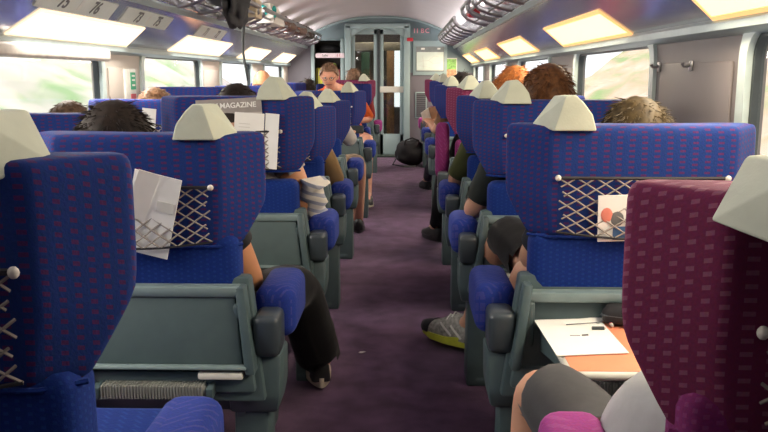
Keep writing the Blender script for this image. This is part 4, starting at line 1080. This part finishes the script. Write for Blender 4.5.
# luggage on the left racks
def lump(name, c, s, m, label, cat, seed=0, amt=.25, handle=True, sub=4, fr=5):
    o = empty(name, V(c) - V((0, 0, s[2])))
    b = bmesh.new(); bmesh.ops.create_icosphere(b, subdivisions=sub, radius=1)
    for v in b.verts:
        d = v.co.normalized(); e = lambda a: math.copysign(abs(a) ** .6, a)
        v.co = V((e(d.x) * s[0], e(d.y) * s[1], e(d.z) * s[2] + s[2])) * (1 + amt * .4 * noise.noise(d * fr * .6 + V((seed, seed, 0))))
        v.co.z = max(0, v.co.z)
    bm = newbm(); merge(bm, b); finish('bag_body', bm, m, o, angle=80)
    if handle:
        bm = newbm(); add_tube(bm, [(-s[0] * .3, -s[1] * .3, s[2] * 1.8), (-s[0] * .2, -s[1] * .3, s[2] * 2.25), (s[0] * .2, -s[1] * .3, s[2] * 2.25), (s[0] * .3, -s[1] * .3, s[2] * 1.8)], .009, 6); finish('handle', bm, M['gasket'], o)
    tag(o, label, cat); return o
XRK = XC - .885
bkp = lump('backpack', (XRK + .07, 5.30, 1.665), (.12, .36, .10), M['black'], 'black backpack on the left luggage rack with hanging strap', 'bag', 3, .5)
b_ = bmesh.new(); bmesh.ops.create_icosphere(b_, subdivisions=4, radius=1)
for v in b_.verts: v.co = V((v.co.x * .055, v.co.y * .30, v.co.z * .13)) * (1 + .35 * noise.noise(v.co * 2.3)) + V((XC - .755, 5.30, 1.555)) - bkp.location
bm = newbm(); merge(bm, b_); finish('drooping_pocket', bm, M['black'], bkp, angle=80)
bm = newbm(); xs = XC - .765
pts = [V((xs + .02 * math.sin(k * .8), 5.62 + .02 * math.cos(k), 1.74 - .072 * k)) - bkp.location for k in range(10)]
add_tube(bm, [pts[0] + V((-.14, -.08, -.05))] + pts, .012, 6, radii=[.014, .018, .020, .018, .012, .010, .012, .010, .009, .009, .008]); finish('hanging_strap', bm, M['gasket'], bkp)
bm = newbm(); add_tube(bm, [V((xs - .02, 5.50, 1.74)) - bkp.location, V((xs + .03, 5.58, 1.62)) - bkp.location, V((xs - .02, 5.60, 1.52)) - bkp.location], .022, 6); finish('side_strap', bm, M['gasket'], bkp)
cb = empty('cardboard_box', V((XRK, 6.45, 1.572)))
bm = newbm(); add_box(bm, (0, 0, .07), (.15, .26, .14), .006); finish('box_body', bm, M['beige'], cb)
bm = newbm(); add_box(bm, (.0, 0, .1405), (.04, .262, .002)); finish('packing_tape', bm, M['pale_edge'], cb, smooth=False)
tag(cb, 'small beige cardboard box on left rack beside the black backpack', 'box')
sb = empty('carrier_bag', V((XRK + .01, 7.35, 1.572)))
b = bmesh.new(); bmesh.ops.create_cube(b, size=1); bmesh.ops.subdivide_edges(b, edges=b.edges, cuts=6, use_grid_fill=True)
for v in b.verts:
    v.co = V((v.co.x * .17 * (1 - .5 * (v.co.z + .5)), v.co.y * .62, (v.co.z + .5) * .18 * (1 - .10 * abs(v.co.y) * 2)))
    if v.co.z > .005: v.co += V((1, 1, .5)) * .02 * noise.noise(v.co * 9)
bm = newbm(); merge(bm, b); finish('bag_body', bm, mat('white_plastic_bag', (.74, .70, .62), .5, noise_amt=.04), sb, angle=50)
bm = newbm()
add_tube(bm, [(.075 + .0, -.20 + .05 * math.cos(q), .100 + .040 * math.sin(q)) for q in [k * math.pi / 8 for k in range(17)]], .013, 6, caps=False)
add_tube(bm, [(-.01 + .06 * math.cos(q) * .6, -.318, .100 + .040 * math.sin(q)) for q in [k * math.pi / 8 for k in range(17)]], .013, 6, caps=False)
finish('round_logo', bm, mat('teal_logo', (.02, .42, .38), .5), sb)
tag(sb, 'white carrier bag with round teal logo on the left rack', 'bag')
lump('travel_bag', (XRK + .01, 8.35, 1.63), (.09, .28, .06), M['brown'], 'dark brown travel bag on left rack beyond the carrier bag', 'bag', 5, .3)
lump('holdall', (XRK + .01, 9.25, 1.63), (.09, .30, .06), M['brown'], 'brown holdall on the left rack, second from the end wall', 'bag', 8, .3)
lump('rucksack', (XRK + .0, 10.15, 1.635), (.09, .28, .065), mat('black_brown_cloth', (.04, .025, .02), .8), 'blackish rucksack on the left rack closest to the end wall', 'bag', 11, .4)
XRR = XC + .885
lump('red_pouch', (XRR - .02, 6.35, 1.605), (.05, .08, .04), M['red'], 'small red pouch in the right luggage rack', 'pouch', 2, .2, False, 3)
#lump('grey_bag', (XRR, 5.55, 1.63), (.09, .30, .06), mat('slate_cloth', (.20, .22, .23), .8), 'slate grey bag in the nearer right luggage rack', 'bag', 4, .3)
# coat hooks on the right pillar
def hook(px, py, label):
    p = at_x(px, py, XR - .008); o = empty('coat_hook', p)
    bm = newbm(); add_box(bm, (-.004, 0, 0), (.006, .028, .034), .003); finish('hook_plate', bm, M['steel'], o)
    bm = newbm(); add_tube(bm, [(-.006, 0, .004), (-.018, 0, -.001), (-.028, 0, .0), (-.032, 0, .010)], .006, 8, radii=[.006, .005, .005, .007]); finish('hook_arm', bm, M['steel'], o)
    tag(o, label, 'hook', 'coat hooks on the right pillar')
hook(660, 67, 'steel coat hook on right pillar, the one farther from camera'); hook(692, 66, 'steel coat hook on right pillar, the one nearer the camera')
# emergency panel on the left pillar
ep = empty('emergency_panel', V((XL + .012, 4.73, .90)))
bm = newbm(); add_box(bm, (0, 0, .13), (.014, .19, .27), .006); finish('panel_board', bm, mat('pale_sign_board', (.72, .72, .66), .5), ep)
bm = newbm(); add_box(bm, (.008, .035, .195), (.004, .085, .10)); g_ = finish('green_sign', bm, M['green'], ep, smooth=False)
bm = newbm()
for z in (.17, .20, .225): add_box(bm, (.0108, .035, z), (.001, .05, .010))
finish('white_marks', bm, M['white'], g_, smooth=False)
bm = newbm(); add_box(bm, (.008, .03, .06), (.004, .085, .12)); finish('red_sign', bm, mat('dull_red_sign', (.52, .10, .10), .5), ep, smooth=False)
tag(ep, 'pale emergency panel with green and red signs on left pillar', 'sign')
# scraps of paper dropped on the carpet
def floor_at(px, py):
    d = ray(px, py); t = -CAMZ / d.z; return V((0, 0, CAMZ)) + d * t
sc_ = floor_at(362, 353); bm = newbm()
add_prism(bm, [(-.014, -.004, .002), (.0, -.009, .002), (.016, -.002, .006), (.004, .006, .004), (-.008, .010, .002)], (0, 0, .0015))
o = finish('paper_scrap', bm, M['white'], smooth=False); o.location = sc_; tag(o, 'tiny white paper scrap on the aisle carpet', 'scrap')
# ------------------------------------------------------------------ daylight and the land outside
w = bpy.data.worlds.new('daylight'); SC.world = w; w.use_nodes = True
nt = w.node_tree; bg = nt.nodes['Background']
bg.inputs['Color'].default_value = (.92, .96, 1.0, 1); bg.inputs['Strength'].default_value = 1.0
def bank(sgn, cols, name):
    bm = newbm(); rows = []
    for k in range(10):
        t = k / 9; x = XC + sgn * (2.6 + 7 * t); z = -1.5 + 4.2 * t ** .8
        rows.append([bm.verts.new((x + .25 * math.sin(j * 1.7 + k), -14 + j * 1.2, z + .22 * noise.noise(V((j * .7, k * .8, sgn * 3))))) for j in range(36)])
    for a, b in zip(rows, rows[1:]):
        for j in range(35): bm.faces.new((a[j], a[j + 1], b[j + 1], b[j]))
    m, ntm, b = new_mat(name)
    tc = ntm.nodes.new('ShaderNodeTexCoord'); mp = ntm.nodes.new('ShaderNodeMapping'); mp.inputs['Scale'].default_value = (.9, .45, .9)
    nz = ntm.nodes.new('ShaderNodeTexNoise'); nz.inputs['Scale'].default_value = 1.3; nz.inputs['Detail'].default_value = 2
    cr = ntm.nodes.new('ShaderNodeValToRGB')
    ntm.links.new(tc.outputs['Object'], mp.inputs[0]); ntm.links.new(mp.outputs[0], nz.inputs['Vector']); ntm.links.new(nz.outputs['Fac'], cr.inputs[0]); ntm.links.new(cr.outputs[0], b.inputs['Base Color'])
    e = cr.color_ramp.elements; e[0].position = .30; e[0].color = (*cols[0], 1); e[1].position = .66; e[1].color = (*cols[2], 1)
    x = e.new(.47); x.color = (*cols[1], 1)
    b.inputs['Roughness'].default_value = 1
    tag(finish(name, bm, m, angle=80), kind='structure')
bank(1, [(.055, .085, .03), (.115, .092, .062), (.15, .115, .095)], 'embankment_right')
bank(-1, [(.10, .17, .07), (.21, .21, .175), (.25, .225, .215)], 'embankment_left')
sd = bpy.data.lights.new('sun', 'SUN'); sd.energy = 14.0; sd.angle = R(1.5); sd.color = (1, .95, .86)
so = bpy.data.objects.new('sun', sd); COL.objects.link(so); so.rotation_euler = V((.70, -.40, -1.0)).to_track_quat('-Z', 'Y').to_euler()
SC.view_settings.view_transform = 'Standard'; SC.view_settings.look = 'None'; SC.view_settings.exposure = 0.68; SC.view_settings.gamma = 1.0
SC.view_settings.use_curve_mapping = False
SC.cycles.max_bounces = 8; SC.cycles.transparent_max_bounces = 12
SC.cycles.use_denoising = True
